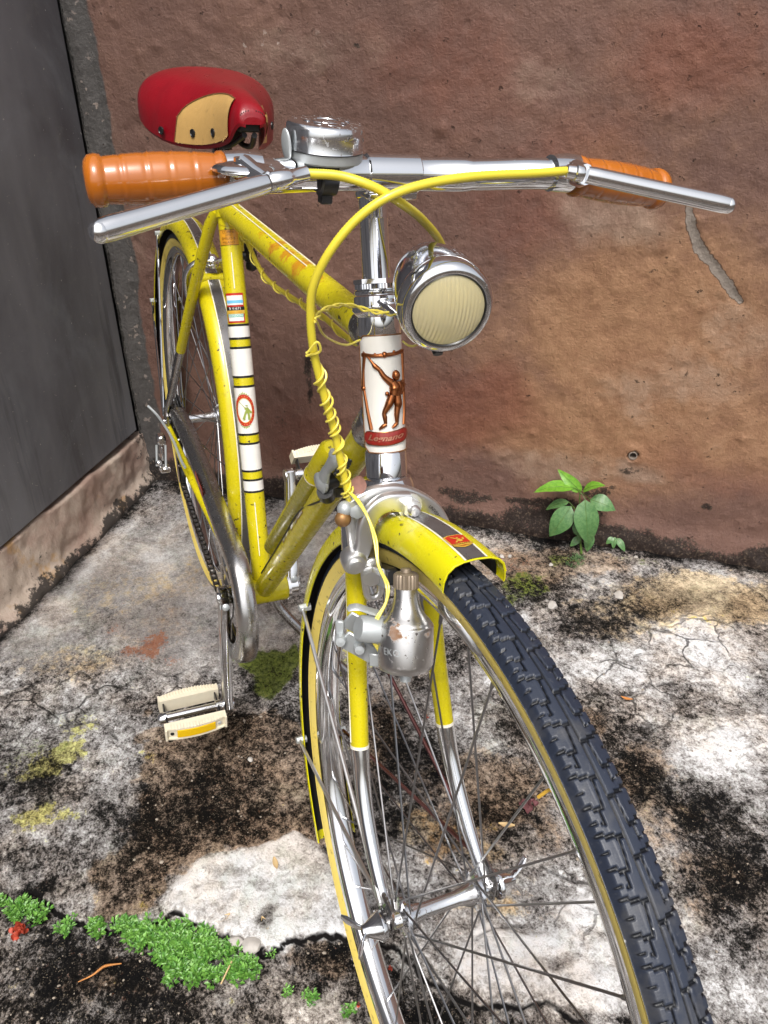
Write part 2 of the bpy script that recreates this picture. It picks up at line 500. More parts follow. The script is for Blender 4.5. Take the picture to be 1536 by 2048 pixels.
def ground_mat():
    g = G('weathered_concrete')
    n1 = g.noise(7, 6, 0.62); n2 = g.noise(46, 9, 0.76); n3 = g.noise(330, 4, 0.7); n5 = g.noise(130, 7, 0.80, dist=0.3)
    co = g.co(); amp = g.attr('amp')
    det = g.math('ADD', g.math('MULTIPLY', g.math('SUBTRACT', n2, 0.5), 1.5), g.math('ADD', g.math('MULTIPLY', g.math('SUBTRACT', n5, 0.5), 1.6), g.math('MULTIPLY', g.math('SUBTRACT', n3, 0.5), 0.9)))
    L = g.math('MULTIPLY_ADD', det, amp, g.math('MULTIPLY_ADD', g.math('SUBTRACT', n1, 0.5), 0.30, g.attr('tone')))
    r = g.n.new('ShaderNodeValToRGB'); cr = r.color_ramp; cr.interpolation = 'LINEAR'
    st = [(0.12, (.004, .004, .0045)), (0.30, (.014, .013, .012)), (0.40, (.075, .068, .064)), (0.50, (.215, .20, .195)), (0.62, (.37, .352, .342)), (0.74, (.57, .56, .555)), (0.90, (.76, .765, .78))]
    while len(cr.elements) < len(st): cr.elements.new(0.5)
    for e, (p, c) in zip(cr.elements, st): e.position = p; e.color = (*c, 1)
    g.link(L, r.inputs[0]); c = r.outputs[0]

    def hue(name, col, amt, amp_=0.9, lo=0.30, hi=0.70):
        nonlocal c
        m = g.math('MULTIPLY', g.ss(g.math('MULTIPLY_ADD', g.math('SUBTRACT', n2, 0.5), amp_ * 2, g.attr(name)), lo, hi), amt)
        c = g.mix(m, c, g.mix(1.0, c, col, 'MULTIPLY'))
    c = g.mix(g.math('MULTIPLY', g.ss(g.noise(6, 5, 0.7), 0.42, 0.62), 0.8), c, g.mix(1.0, c, (1.05, 0.95, 0.85), 'MULTIPLY'))
    c = g.mix(g.math('MULTIPLY', g.ss(g.noise(9, 5, 0.7, dist=1.0), 0.52, 0.68), 0.6), c, g.mix(1.0, c, (0.86, 0.92, 0.86), 'MULTIPLY'))
    hue('beige', (1.12, 0.93, 0.62), 0.9)
    hue('brown', (0.86, 0.70, 0.55), 0.95)
    hue('lichen', (1.02, 1.02, 0.36), 0.9, 1.4, .38, .62)
    mo = g.math('MULTIPLY', g.ss(g.math('MULTIPLY_ADD', g.math('SUBTRACT', n2, 0.5), 2.0, g.attr('moss')), .36, .66), .92)
    c = g.mix(g.math('MULTIPLY', mo, g.ss(L, .25, .42)), c, g.mix(g.ss(n5, .36, .62), (0.030, 0.050, 0.006), (0.20, 0.25, 0.040)))
    rs = g.math('MULTIPLY', g.ss(g.math('MULTIPLY_ADD', g.math('SUBTRACT', n5, 0.5), 4.2, g.attr('rust')), .45, .85), .8)
    c = g.mix(rs, c, g.mix(n2, (0.17, 0.030, 0.016), (0.38, 0.15, 0.05)))
    grit = g.math('MULTIPLY', g.ss(g.voro(420), 0.36, 0.16), g.math('MULTIPLY', g.ss(g.noise(170, 3, 0.6), 0.50, 0.60), g.attr('grit')))
    c = g.mix(g.math('MULTIPLY', grit, 0.85), c, g.mix(n5, (0.22, 0.17, 0.115), (0.50, 0.43, 0.34)))
    vd = g.n.new('ShaderNodeVectorMath'); vd.operation = 'MULTIPLY_ADD'
    nv = g.n.new('ShaderNodeTexNoise'); nv.inputs['Scale'].default_value = 14; nv.inputs['Detail'].default_value = 5; g.link(co, nv.inputs['Vector'])
    g.link(nv.outputs['Color'], vd.inputs[0]); vd.inputs[1].default_value = (.07, .07, .07); g.link(co, vd.inputs[2])
    net = g.math('MULTIPLY', g.ss(g.voro(13, 'DISTANCE_TO_EDGE', vd.outputs[0]), .034, .012), g.math('MULTIPLY', g.attr('net'), g.ss(n1, .40, .55)))
    c = g.mix(g.math('MULTIPLY', net, .85), c, (0.016, 0.015, 0.014))
    c = g.mix(g.ss(g.attr('crack'), 0.25, 0.75), c, (0.010, 0.009, 0.009))
    darken = g.ss(g.math('MULTIPLY_ADD', g.math('SUBTRACT', n2, 0.5), 1.2, g.attr('darken')), .3, .75)
    c = g.mix(g.math('MULTIPLY', darken, 0.5), c, g.mix(1.0, c, (0.32, 0.29, 0.31), 'MULTIPLY'))
    g.set(Base_Color=c, Roughness=g.math('SUBTRACT', 0.92, g.math('MULTIPLY', darken, 0.3)), Specular_IOR_Level=0.10)
    h = g.math('ADD', g.math('MULTIPLY_ADD', net, -0.8, g.math('MULTIPLY', n3, 0.45)), g.math('ADD', n2, g.math('MULTIPLY', g.math('MINIMUM', g.math('MAXIMUM', L, 0.2), 0.8), 0.7)))
    g.set(Normal=g.bump(h, 0.85, 0.005, None)); return g.mat


def wall_mat():
    g = G('painted_plaster')
    n1 = g.noise(3.2, 6, 0.65); n2 = g.noise(22, 7, 0.72); n3 = g.noise(150, 5, 0.7)
    st = g.noise(60, 4, 0.6, vec=g.mapping((1, 1, 0.16)))
    dd = g.math('ADD', g.math('MULTIPLY', g.math('SUBTRACT', n1, 0.5), 0.8), g.math('SUBTRACT', n2, 0.5))
    c = g.mix(g.ss(n1, 0.3, 0.7), (0.134, 0.077, 0.062), (0.180, 0.103, 0.080))
    c = g.mix(g.ss(g.math('MULTIPLY_ADD', dd, 0.7, g.attr('warm_lit')), -0.05, 1.1), c, g.mix(g.ss(n2, .3, .7), (0.255, 0.134, 0.073), (0.335, 0.192, 0.108)))
    c = g.mix(g.math('MULTIPLY', g.ss(g.math('MULTIPLY_ADD', dd, 0.9, g.attr('red')), 0.0, 1.1), 0.75), c, (0.165, 0.058, 0.038))
    c = g.mix(g.math('MULTIPLY', g.ss(g.math('MULTIPLY_ADD', dd, 1.3, g.attr('pale')), 0.1, 1.0), 0.6), c, (0.31, 0.235, 0.185))
    grey = g.math('MULTIPLY_ADD', g.math('SUBTRACT', n2, 0.5), 0.8, g.attr('grey'))
    c = g.mix(g.ss(grey, 0.35, 0.7), c, g.mix(n3, (0.035, 0.034, 0.033), (0.13, 0.12, 0.115)))
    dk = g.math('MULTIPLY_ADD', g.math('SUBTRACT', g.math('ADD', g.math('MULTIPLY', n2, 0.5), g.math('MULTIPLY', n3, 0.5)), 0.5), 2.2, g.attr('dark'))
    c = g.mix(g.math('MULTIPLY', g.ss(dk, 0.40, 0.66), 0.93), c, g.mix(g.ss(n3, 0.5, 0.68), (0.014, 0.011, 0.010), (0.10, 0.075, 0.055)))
    ks = g.math('MULTIPLY_ADD', g.math('SUBTRACT', g.noise(95, 5, 0.7), 0.5), 0.55, g.attr('scar'))
    c = g.mix(g.math('MULTIPLY', g.ss(ks, 0.34, 0.44), g.math('MULTIPLY', g.ss(g.attr('scar'), 0.05, 0.2), 0.75)), c, (0.035, 0.026, 0.022))
    c = g.mix(g.math('MULTIPLY', g.ss(ks, 0.46, 0.54), 0.9), c, g.mix(n3, (0.18, 0.150, 0.128), (0.28, 0.245, 0.21)))
    pits = g.math('MULTIPLY', g.ss(g.noise(75, 3, 0.6), 0.655, 0.70), g.ss(n2, 0.44, 0.6))
    c = g.mix(g.math('MULTIPLY', pits, 0.75), c, (0.03, 0.018, 0.014))
    fl = g.math('MULTIPLY', g.ss(g.noise(55, 3, 0.6), 0.62, 0.67), g.ss(g.attr('fleck'), 0.3, 0.8))
    c = g.mix(g.math('MULTIPLY', fl, 0.7), c, (0.38, 0.31, 0.27))
    g.set(Base_Color=c, Roughness=0.55, Specular_IOR_Level=0.2)
    h = g.math('ADD', g.math('MULTIPLY', n3, 0.32), g.math('ADD', g.math('MULTIPLY', st, 0.55), g.math('MULTIPLY_ADD', pits, -0.5, n2)))
    g.set(Normal=g.bump(h, 0.95, 0.0065)); return g.mat


def panel_mat():
    g = G('dark_panel_paint')
    n1 = g.noise(4, 4, 0.6); n3 = g.noise(190, 3, 0.7); st = g.noise(3.2, 5, 0.6, vec=g.mapping((1, 1, 0.30)))
    c = g.mix(g.ss(st, 0.25, 0.75), (0.082, 0.080, 0.088), (0.205, 0.205, 0.220))
    c = g.mix(g.math('MULTIPLY', g.ss(n1, 0.5, 0.72), 0.6), c, (0.058, 0.050, 0.054))
    c = g.mix(g.math('MULTIPLY', g.ss(g.noise(2.6, 6, 0.65, dist=0.8), 0.45, 0.68), 0.55), c, (0.205, 0.215, 0.235))
    c = g.mix(g.math('MULTIPLY', g.ss(g.noise(7, 5, 0.7, vec=g.mapping((1.6, 1.6, 0.12))), 0.56, 0.74), 0.7), c, (0.040, 0.036, 0.040))
    c = g.mix(g.math('MULTIPLY', g.ss(g.noise(26, 5, 0.7), 0.55, 0.72), 0.35), c, (0.16, 0.16, 0.155))
    c = g.mix(g.math('MULTIPLY', g.ss(g.noise(170, 2, 0.5), 0.725, 0.75), 0.8), c, (0.34, 0.33, 0.31))
    g.set(Base_Color=c, Roughness=g.math('MULTIPLY_ADD', n3, 0.25, 0.45), Specular_IOR_Level=0.25, Normal=g.bump(n3, 0.18, 0.0012)); return g.mat


def kerb_mat():
    g = G('mortar_kerb')
    n1 = g.noise(9, 5, 0.6); n2 = g.noise(45, 5, 0.7); n3 = g.noise(220, 4, 0.7)
    c = g.mix(g.ss(n1, 0.35, 0.65), (0.30, 0.205, 0.165), (0.50, 0.41, 0.34))
    c = g.mix(g.math('MULTIPLY', g.ss(g.noise(16, 3, 0.6), 0.58, 0.7), 0.7), c, (0.46, 0.27, 0.10))
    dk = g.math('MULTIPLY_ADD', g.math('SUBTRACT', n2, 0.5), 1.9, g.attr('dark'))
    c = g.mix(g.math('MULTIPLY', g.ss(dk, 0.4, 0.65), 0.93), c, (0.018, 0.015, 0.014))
    g.set(Base_Color=c, Roughness=0.85, Normal=g.bump(g.math('ADD', n2, g.math('MULTIPLY', n3, 0.4)), 0.6, 0.004)); return g.mat


def leafmat(name, col, col2, sss=0.0):
    g = G(name); n = g.ss(g.noise(150, 3, 0.7), .3, .7)
    g.set(Base_Color=g.mix(n, col, col2), Roughness=0.42, Normal=g.bump(g.noise(130, 3, 0.6), 0.2, 0.001))
    return g.mat


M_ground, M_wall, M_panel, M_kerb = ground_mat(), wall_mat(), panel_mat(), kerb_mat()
M_leaf_lit = leafmat('lit_leaf', (0.10, 0.26, 0.018), (0.17, 0.36, 0.035))  # brightly lit leaves: the light is put into the colour
M_leaf = leafmat('dark_leaf', (0.055, 0.15, 0.045), (0.11, 0.22, 0.075))  # same leaves less lit, their shade in the colour; also serves moss tuft
M_weed = leafmat('weed_leaf', (0.045, 0.17, 0.018), (0.20, 0.42, 0.075))
M_stem = leafmat('green_stem', (0.06, 0.13, 0.02), (0.10, 0.16, 0.03))
M_stone = simple('pale_stone', (0.46, 0.43, 0.40), 0.8, var=0.3, scale=90, bump=0.3)
M_straw = simple('dry_straw', (0.56, 0.40, 0.20), 0.6, var=0.2)
M_petal = simple('red_petal', (0.42, 0.06, 0.03), 0.55, var=0.4, scale=200, bump=0.3)
M_purple = simple('purple_leaf', (0.15, 0.055, 0.06), 0.6, var=0.3, scale=150, bump=0.3)
M_orangeleaf = simple('orange_dry_leaf', (0.50, 0.20, 0.05), 0.6, var=0.2)


# ------------------------------------------------------------------ ground sheet
def axis_grid(lo, hi, step, far, grow=1.35):
    a = list(np.arange(lo, hi + 1e-9, step)); s = step; x = a[-1]
    while x < far: s *= grow; x += s; a.append(x)
    s = step; x = a[0]; pre = []
    while x > -far: s *= grow; x -= s; pre.append(x)
    return np.array(pre[::-1] + a)


CF = unit(V(C_F[0], C_F[1], 0)); CRR = unit(V(C_R[0], C_R[1], 0))    # two level axes of the yard


def blob(X, Y, lst, seed=0, wob=0.35):
    """soft blotches on the ground; each (px, py, rx, ry, strength): the place seen at that pixel and its half sizes"""
    out = np.zeros_like(X)
    wx = (fbm(X, Y, 14, 4, seed + 50) - 0.5) * 0.09 * wob * 3; wy = (fbm(X, Y, 14, 4, seed + 60) - 0.5) * 0.09 * wob * 3
    for px, py, rx, ry, s in lst:
        c = GP(px, py); ax = abs(np.dot(GP(px + rx, py) - c, CRR)); ay = abs(np.dot(GP(px, py - ry) - GP(px, py + ry), CF)) / 2
        dx, dy = X + wx - c[0], Y + wy - c[1]
        u = (dx * CRR[0] + dy * CRR[1]) / max(ax, 1e-4); v = (dx * CF[0] + dy * CF[1]) / max(ay, 1e-4)
        k = s * (1 - sstep(0.35, 1.25, np.sqrt(u * u + v * v)))
        out = np.maximum(out, k) + 0.35 * np.minimum(out, k)
    return out


def polyd(X, Y, pts, zero=1e9):
    """distance to a polyline on the ground"""
    d = np.full_like(X, zero)
    for a, b in zip(pts, pts[1:]):
        ab = b - a; t = np.clip(((X - a[0]) * ab[0] + (Y - a[1]) * ab[1]) / (ab @ ab), 0, 1)
        d = np.minimum(d, np.hypot(X - a[0] - t * ab[0], Y - a[1] - t * ab[1]))
    return d


def jag(pts, n=5, amp=0.006, seed=1):
    r = random.Random(seed); out = [pts[0]]
    for a, b in zip(pts, pts[1:]):
        for k in range(1, n + 1):
            p = a + (b - a) * k / n
            if k < n: p = p + np.array([r.uniform(-amp, amp), r.uniform(-amp, amp)])
            out.append(p)
    return out


def gpl(*px): return [GP(*p)[:2] for p in px]


EDGE = jag(gpl((-160, 1745), (0, 1772), (60, 1775), (100, 1800), (130, 1838), (200, 1850), (290, 1845), (345, 1820), (400, 1850), (440, 1868), (500, 1890), (540, 1902), (590, 1875), (650, 1862), (700, 1870), (790, 1885), (860, 1960), (960, 2010), (1100, 2000), (1230, 2070)), 5, 0.005, 3)
EDGE2 = jag(gpl((440, 1940), (500, 1962), (560, 1995), (640, 2020), (740, 2060)), 5, 0.004, 4)
CRACKS = [jag(gpl(*p), 5, 0.007, 10 + i) for i, p in enumerate([
    [(250, 1365), (290, 1330), (330, 1345), (420, 1330)], [(0, 1375), (60, 1365), (85, 1395), (78, 1430), (20, 1450), (-40, 1440)],
    [(60, 1365), (120, 1350), (100, 1300)], [(120, 1405), (140, 1440), (210, 1440), (260, 1400)], [(210, 1440), (235, 1480), (215, 1520)],
    [(0, 1490), (70, 1475), (140, 1440)], [(1150, 1400), (1210, 1370), (1260, 1385), (1330, 1360), (1400, 1380)], [(1260, 1385), (1250, 1330), (1290, 1290)],
    [(1050, 1700), (1110, 1740), (1200, 1770)], [(930, 1880), (1010, 1850), (1110, 1850), (1180, 1870)], [(950, 1745), (910, 1790), (880, 1850)],
    [(1280, 1170), (1240, 1210), (1290, 1250), (1350, 1260)], [(430, 1345), (480, 1375), (520, 1370)]])]


def make_ground():
    gx = axis_grid(-0.98, 0.98, 0.0042, 60); gy = axis_grid(-0.80, 1.16, 0.0042, 60)
    X, Y = np.meshgrid(gx, gy, indexing='ij'); nx, ny = X.shape
    near = (sstep(-1.6, -0.98, X) * (1 - sstep(1.0, 2.5, X)) * sstep(-2.5, -0.82, Y) * (1 - sstep(1.2, 2.5, Y)))
    A = {}
    A['white'] = blob(X, Y, [(510, 1775, 190, 105, 1.0), (620, 1700, 60, 40, .9), (60, 1650, 170, 90, .62), (210, 1800, 100, 60, .75), (250, 1500, 130, 90, .70), (120, 1400, 160, 70, .66), (330, 1480, 150, 60, .55),
                             (1090, 1930, 190, 110, .92), (1180, 1820, 80, 90, .85), (960, 1480, 80, 90, .62), (1050, 1350, 100, 90, .70), (1110, 1215, 150, 40, .60), (1240, 1340, 140, 80, .72), (1400, 1290, 160, 90, .66), (1390, 1480, 130, 90, .72), (1450, 1400, 120, 70, .7),
                             (1310, 1680, 60, 120, .62), (1350, 1900, 110, 120, .62), (1500, 1960, 90, 120, .6), (880, 1600, 90, 60, .55), (1020, 1690, 70, 50, .66), (1290, 1130, 60, 12, .5), (830, 1720, 80, 60, .6), (1200, 1130, 50, 12, .6), (1420, 1150, 140, 25, .5),
                             (60, 1855, 120, 26, .7), (150, 2020, 110, 30, .5), (640, 2020, 70, 24, .75), (490, 1890, 50, 22, .85), (1400, 1330, 90, 60, .6)], 1)
    A['black'] = blob(X, Y, [(150, 1560, 260, 120, .52), (60, 1440, 130, 60, .45), (240, 1420, 140, 60, .55), (560, 1430, 160, 60, .62), (330, 1640, 140, 70, .58), (440, 1560, 160, 80, .40), (100, 1700, 110, 60, .40), (620, 1930, 130, 70, .60), (120, 1940, 210, 120, .45), (370, 2010, 200, 60, .40), (60, 1800, 70, 26, .7),
                             (1080, 1190, 150, 40, .62), (1200, 1250, 110, 60, .50), (1260, 1360, 110, 50, .48), (1440, 1650, 130, 130, .66), (1250, 1560, 140, 90, .50), (1010, 1420, 90, 70, .5), (900, 1520, 100, 60, .55), (950, 1640, 130, 80, .48), (1330, 1760, 150, 60, .45), (1390, 1400, 130, 40, .42), (1480, 1850, 100, 100, .42), (1040, 1300, 90, 50, .4),
                             (780, 1560, 120, 120, .45), (800, 1830, 70, 50, .55), (1010, 1860, 60, 40, .45), (1320, 1210, 90, 16, .5), (1110, 1770, 40, 50, .62), (820, 2000, 120, 60, .66), (560, 1640, 90, 40, .5), (390, 1400, 90, 40, .42), (520, 1350, 60, 40, .5), (1190, 2030, 180, 25, .7)], 7)
    A['brown'] = blob(X, Y, [(480, 1530, 200, 110, .95), (360, 1700, 110, 70, .6), (560, 1620, 110, 60, .8), (420, 1430, 90, 40, .5), (980, 1590, 170, 120, .72), (1040, 1140, 110, 60, .70), (1160, 1130, 130, 40, .7), (1330, 1640, 90, 90, .55), (1290, 1530, 110, 70, .6), (630, 1900, 120, 50, .6), (200, 1960, 180, 60, .45), (1180, 1430, 80, 50, .5), (900, 1700, 80, 60, .5), (1040, 1830, 100, 60, .4), (1440, 1760, 120, 70, .5), (330, 1250, 140, 60, .36), (760, 1450, 90, 110, .6)], 13)
    A['beige'] = blob(X, Y, [(1400, 1190, 190, 70, .85), (1230, 1240, 120, 50, .5), (250, 1180, 160, 60, .42), (130, 1330, 160, 50, .5), (960, 1700, 80, 60, .6), (380, 1140, 100, 50, .35), (840, 1640, 100, 80, .6), (1000, 1800, 90, 60, .6)], 21)
    A['moss'] = blob(X, Y, [(545, 1310, 80, 30, .95), (530, 1360, 45, 45, .9), (1060, 1170, 90, 40, .55), (1130, 1120, 60, 20, .55), (1010, 1210, 60, 30, .45), (700, 1480, 60, 80, .3), (60, 1500, 120, 60, .34), (1280, 1120, 70, 14, .4)], 31)
    A['lichen'] = blob(X, Y, [(110, 1515, 75, 40, .78), (85, 1625, 55, 30, .7), (150, 1460, 60, 20, .45), (1400, 1220, 70, 20, .28), (700, 1330, 60, 50, .5), (300, 1510, 40, 20, .5), (960, 1650, 60, 40, .36), (320, 1800, 50, 30, .4)], 41)
    A['rust'] = blob(X, Y, [(298, 1292, 36, 34, .95), (252, 1306, 26, 20, .75), (222, 1270, 20, 16, .5), (340, 1320, 20, 16, .5), (1030, 1125, 60, 30, .42)], 51, .25)
    A['grit'] = np.clip(A['brown'] * 0.8 + A['black'] * 0.8, 0, 1)
    # dark seam where floor meets wall and kerb
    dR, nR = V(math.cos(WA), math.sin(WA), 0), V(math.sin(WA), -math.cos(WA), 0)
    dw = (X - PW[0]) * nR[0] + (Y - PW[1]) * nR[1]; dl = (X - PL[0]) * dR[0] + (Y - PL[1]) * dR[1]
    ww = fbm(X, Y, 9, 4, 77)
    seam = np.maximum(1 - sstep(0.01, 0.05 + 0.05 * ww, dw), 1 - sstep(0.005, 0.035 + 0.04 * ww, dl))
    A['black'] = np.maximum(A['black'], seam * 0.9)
    A['darken'] = np.maximum(blob(X, Y, [(180, 1160, 200, 60, .45), (330, 1010, 80, 60, .55), (420, 1150, 110, 80, .45), (560, 1020, 80, 40, .4), (330, 1230, 160, 60, .35)], 61), seam * 0.6)  # darker, less rough patches near the corner and along the seam
    # lavender-white limey bloom beside the kerb and other pale clouds on the smooth part
    A['white'] = np.maximum(A['white'], 0.56 * blob(X, Y, [(200, 1100, 26, 60, 1), (240, 1060, 40, 40, 1), (120, 1190, 36, 40, .9), (290, 1100, 60, 16, .7), (560, 1010, 60, 20, .8), (600, 1080, 60, 40, .8), (100, 1250, 60, 20, .7), (430, 1180, 60, 40, .5)], 71))
    cr = np.zeros_like(X)
    for c in CRACKS: cr = np.maximum(cr, 1 - sstep(0.0012, 0.0062, polyd(X, Y, c)))
    cr *= 0.55 * sstep(0.36, 0.56, fbm(X, Y, 25, 3, 91))
    e1 = polyd(X, Y, EDGE); e2 = polyd(X, Y, EDGE2)
    cr = np.maximum(cr, (1 - sstep(0.0010, 0.0050, e1)) * (0.40 + 0.75 * fbm(X, Y, 20, 3, 93)))
    A['crack'] = np.clip(cr * near, 0, 1)
    # the slab has broken off along EDGE: the near strip lies lower
    P = np.array(EDGE)
    uu = X * CRR[0] + Y * CRR[1]; vv = X * CF[0] + Y * CF[1]
    pu, pv = P @ CRR[:2], P @ CF[:2]; o = np.argsort(pu)
    low = sstep(-0.004, 0.008, np.interp(uu, pu[o], pv[o]) - vv) * near
    A['white'] = A['white'] * (1 - 0.55 * low); A['grit'] = np.maximum(A['grit'], low * 0.8)
    far_mix = 1 - near
    A['black'] = np.maximum(A['black'] * near, far_mix * 0.55 * fbm(X, Y, 0.9, 4, 5)); A['brown'] = np.maximum(A['brown'] * near, far_mix * 0.5)
    for k in ('white', 'beige', 'moss', 'lichen', 'rust', 'darken', 'grit'): A[k] = A[k] * near
    smooth = blob(X, Y, [(260, 1150, 330, 150, 1), (420, 1260, 200, 90, 1), (600, 1080, 130, 90, 1), (60, 1290, 160, 60, .8), (1420, 1190, 160, 50, .7)], 81)
    smooth = np.clip(smooth, 0, 1) * near
    def poly(px, jit=.012, soft=.006):
        pts = [GP(*p)[:2] for p in px]; pts.append(pts[0]); d = polyd(X, Y, pts); ins = np.zeros(X.shape, bool)
        for (x1, y1), (x2, y2) in zip(pts, pts[1:]):
            ins ^= ((y1 > Y) != (y2 > Y)) & (X < (x2 - x1) * (Y - y1) / (y2 - y1 + 1e-12) + x1)
        d = np.where(ins, d, -d) + (fbm(X, Y, 38, 4, 123) - .5) * jit * 2.4
        return sstep(-soft, soft, d)
    flake = poly([(345, 1838), (325, 1800), (352, 1752), (420, 1712), (520, 1700), (575, 1668), (600, 1664), (645, 1708), (715, 1765), (715, 1868), (640, 1862), (590, 1872), (540, 1900), (500, 1886), (440, 1866), (390, 1846)])
    soil = poly([(288, 1432), (330, 1462), (420, 1440), (560, 1420), (640, 1440), (700, 1700), (640, 1690), (560, 1662), (470, 1690), (380, 1712), (330, 1790), (230, 1850), (170, 1800), (190, 1720), (262, 1650), (290, 1610), (284, 1520)], .03, .016)
    A['black'] = A['black'] * (1 - .65 * soil)
    flake2 = poly([(905, 1890), (960, 1850), (1080, 1870), (1150, 1850), (1230, 1880), (1260, 2010), (1180, 2010), (1060, 1990), (960, 1985), (905, 1950)])
    flake3 = poly([(1128, 1800), (1190, 1775), (1220, 1850), (1150, 1850), (1120, 1830)], .01)
    A['brown'] = np.clip(np.maximum(A['brown'], soil * .95) * (1 - flake), 0, 1); A['grit'] = np.maximum(A['grit'] * (1 - flake), soil * .9)
    t_ = 0.54 + 0.26 * np.clip(A['white'], 0, 1.2) - 0.36 * np.clip(A['black'], 0, 1.1) - 0.10 * np.clip(A['brown'], 0, 1) + 0.07 * np.clip(A['beige'], 0, 1) + 0.03 * smooth - .055 * soil - .05 * low
    big = fbm(X, Y, 11, 5, 131) - .5
    t_ = t_ + big * .60 * (1 - .6 * smooth)
    fl_ = np.maximum.reduce([flake, flake2, flake3])
    t_ = t_ * (1 - fl_) + fl_ * (.83 + big * .35 - .42 * blob(X, Y, [(540, 1825, 20, 30, 1), (440, 1745, 60, 14, .5), (520, 1760, 40, 16, .5), (1130, 1930, 40, 26, .6)], 141, .2))
    t_ = t_ + .10 * A['lichen']
    A['net'] = np.clip(blob(X, Y, [(110, 1420, 220, 110, 1), (380, 1370, 190, 50, .9), (330, 1480, 120, 60, .7), (1250, 1340, 260, 140, .8), (1430, 1270, 140, 80, .8), (950, 1450, 120, 90, .5), (1100, 1830, 160, 60, .6)], 151), 0, 1) * near
    A['tone'] = t_ * near + (1 - near) * .36
    A['amp'] = (0.92 - 0.56 * smooth) * (1 - .35 * fl_)
    Z = (fbm(X, Y, 7, 4, 11) - 0.5) * 0.010 * near + (fbm(X, Y, 45, 3, 12) - 0.5) * 0.0035 * near
    Z += (fl_ * .004 + A['white'] * 0.0015) * (0.5 + fbm(X, Y, 60, 2, 14)) - A['black'] * 0.0015
    Z += -A['crack'] * 0.006 - low * 0.008
    rag = polyd(X, Y, EDGE2); Z += (1 - sstep(0.0, 0.02, rag)) * 0.004
    Z -= 0.004
    v = np.stack([X, Y, Z], -1).reshape(-1, 3).astype(np.float32)
    idx = np.arange(nx * ny).reshape(nx, ny)
    q = np.stack([idx[:-1, :-1], idx[1:, :-1], idx[1:, 1:], idx[:-1, 1:]], -1).reshape(-1, 4)
    o_ = grid_obj('ground', v, q, M_ground, {k: A[k] for k in ('tone', 'amp', 'beige', 'brown', 'lichen', 'moss', 'rust', 'grit', 'crack', 'darken', 'net')})
    return tag(o_, kind='structure')


def grid_obj(name, v, q, mat, attrs):
    me = bpy.data.meshes.new(name)
    me.vertices.add(len(v)); me.vertices.foreach_set('co', v.ravel())
    me.loops.add(q.size); me.loops.foreach_set('vertex_index', q.ravel().astype(np.int32))
    me.polygons.add(len(q)); me.polygons.foreach_set('loop_start', np.arange(0, q.size, 4, dtype=np.int32))
    me.polygons.foreach_set('use_smooth', np.ones(len(q), bool))
    me.update(calc_edges=True)
    for k, a in attrs.items():
        at = me.attributes.new(k, 'FLOAT', 'POINT'); at.data.foreach_set('value', np.ascontiguousarray(a.reshape(-1), dtype=np.float32))
    me.materials.append(mat); me.validate()
    o = bpy.data.objects.new(name, me); COL.objects.link(o); return o


WA = R_(52.5)
dR, nR = V(math.cos(WA), math.sin(WA), 0), V(math.sin(WA), -math.cos(WA), 0)   # along the brown wall, out of it
PW = V(-0.417, 0.556, 0); PL = V(-0.597, -0.255, 0)      # a foot point of the brown wall; of the kerb
A0 = float(np.dot(PL - PW, dR))                           # where the two walls meet, along dR
UP = V(0, 0, 1)
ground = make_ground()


def WP(px, py):
    """point of the brown wall seen at a pixel: (along, height)"""
    d = _ray(px, py, C_R, C_U, C_F); t = np.dot(PW - CAM, nR) / np.dot(d, nR); p = CAM + d * t
    return np.dot(p - PW, dR), p[2]


def wblob(Aa, Zz, lst, seed=0, wob=0.03):
    out = np.zeros_like(Aa)
    wa = (fbm(Aa, Zz, 9, 4, seed + 5) - 0.5) * wob * 4; wz = (fbm(Aa, Zz, 9, 4, seed + 6) - 0.5) * wob * 4
    for px, py, rx, ry, s in lst:
        a, z = WP(px, py); ra = abs(WP(px + rx, py)[0] - a); rz = abs(WP(px, py - ry)[1] - z)
        u = (Aa + wa - a) / ra; w_ = (Zz + wz - z) / rz
        out = np.maximum(out, s * (1 - sstep(0.3, 1.2, np.sqrt(u * u + w_ * w_))))
    return out


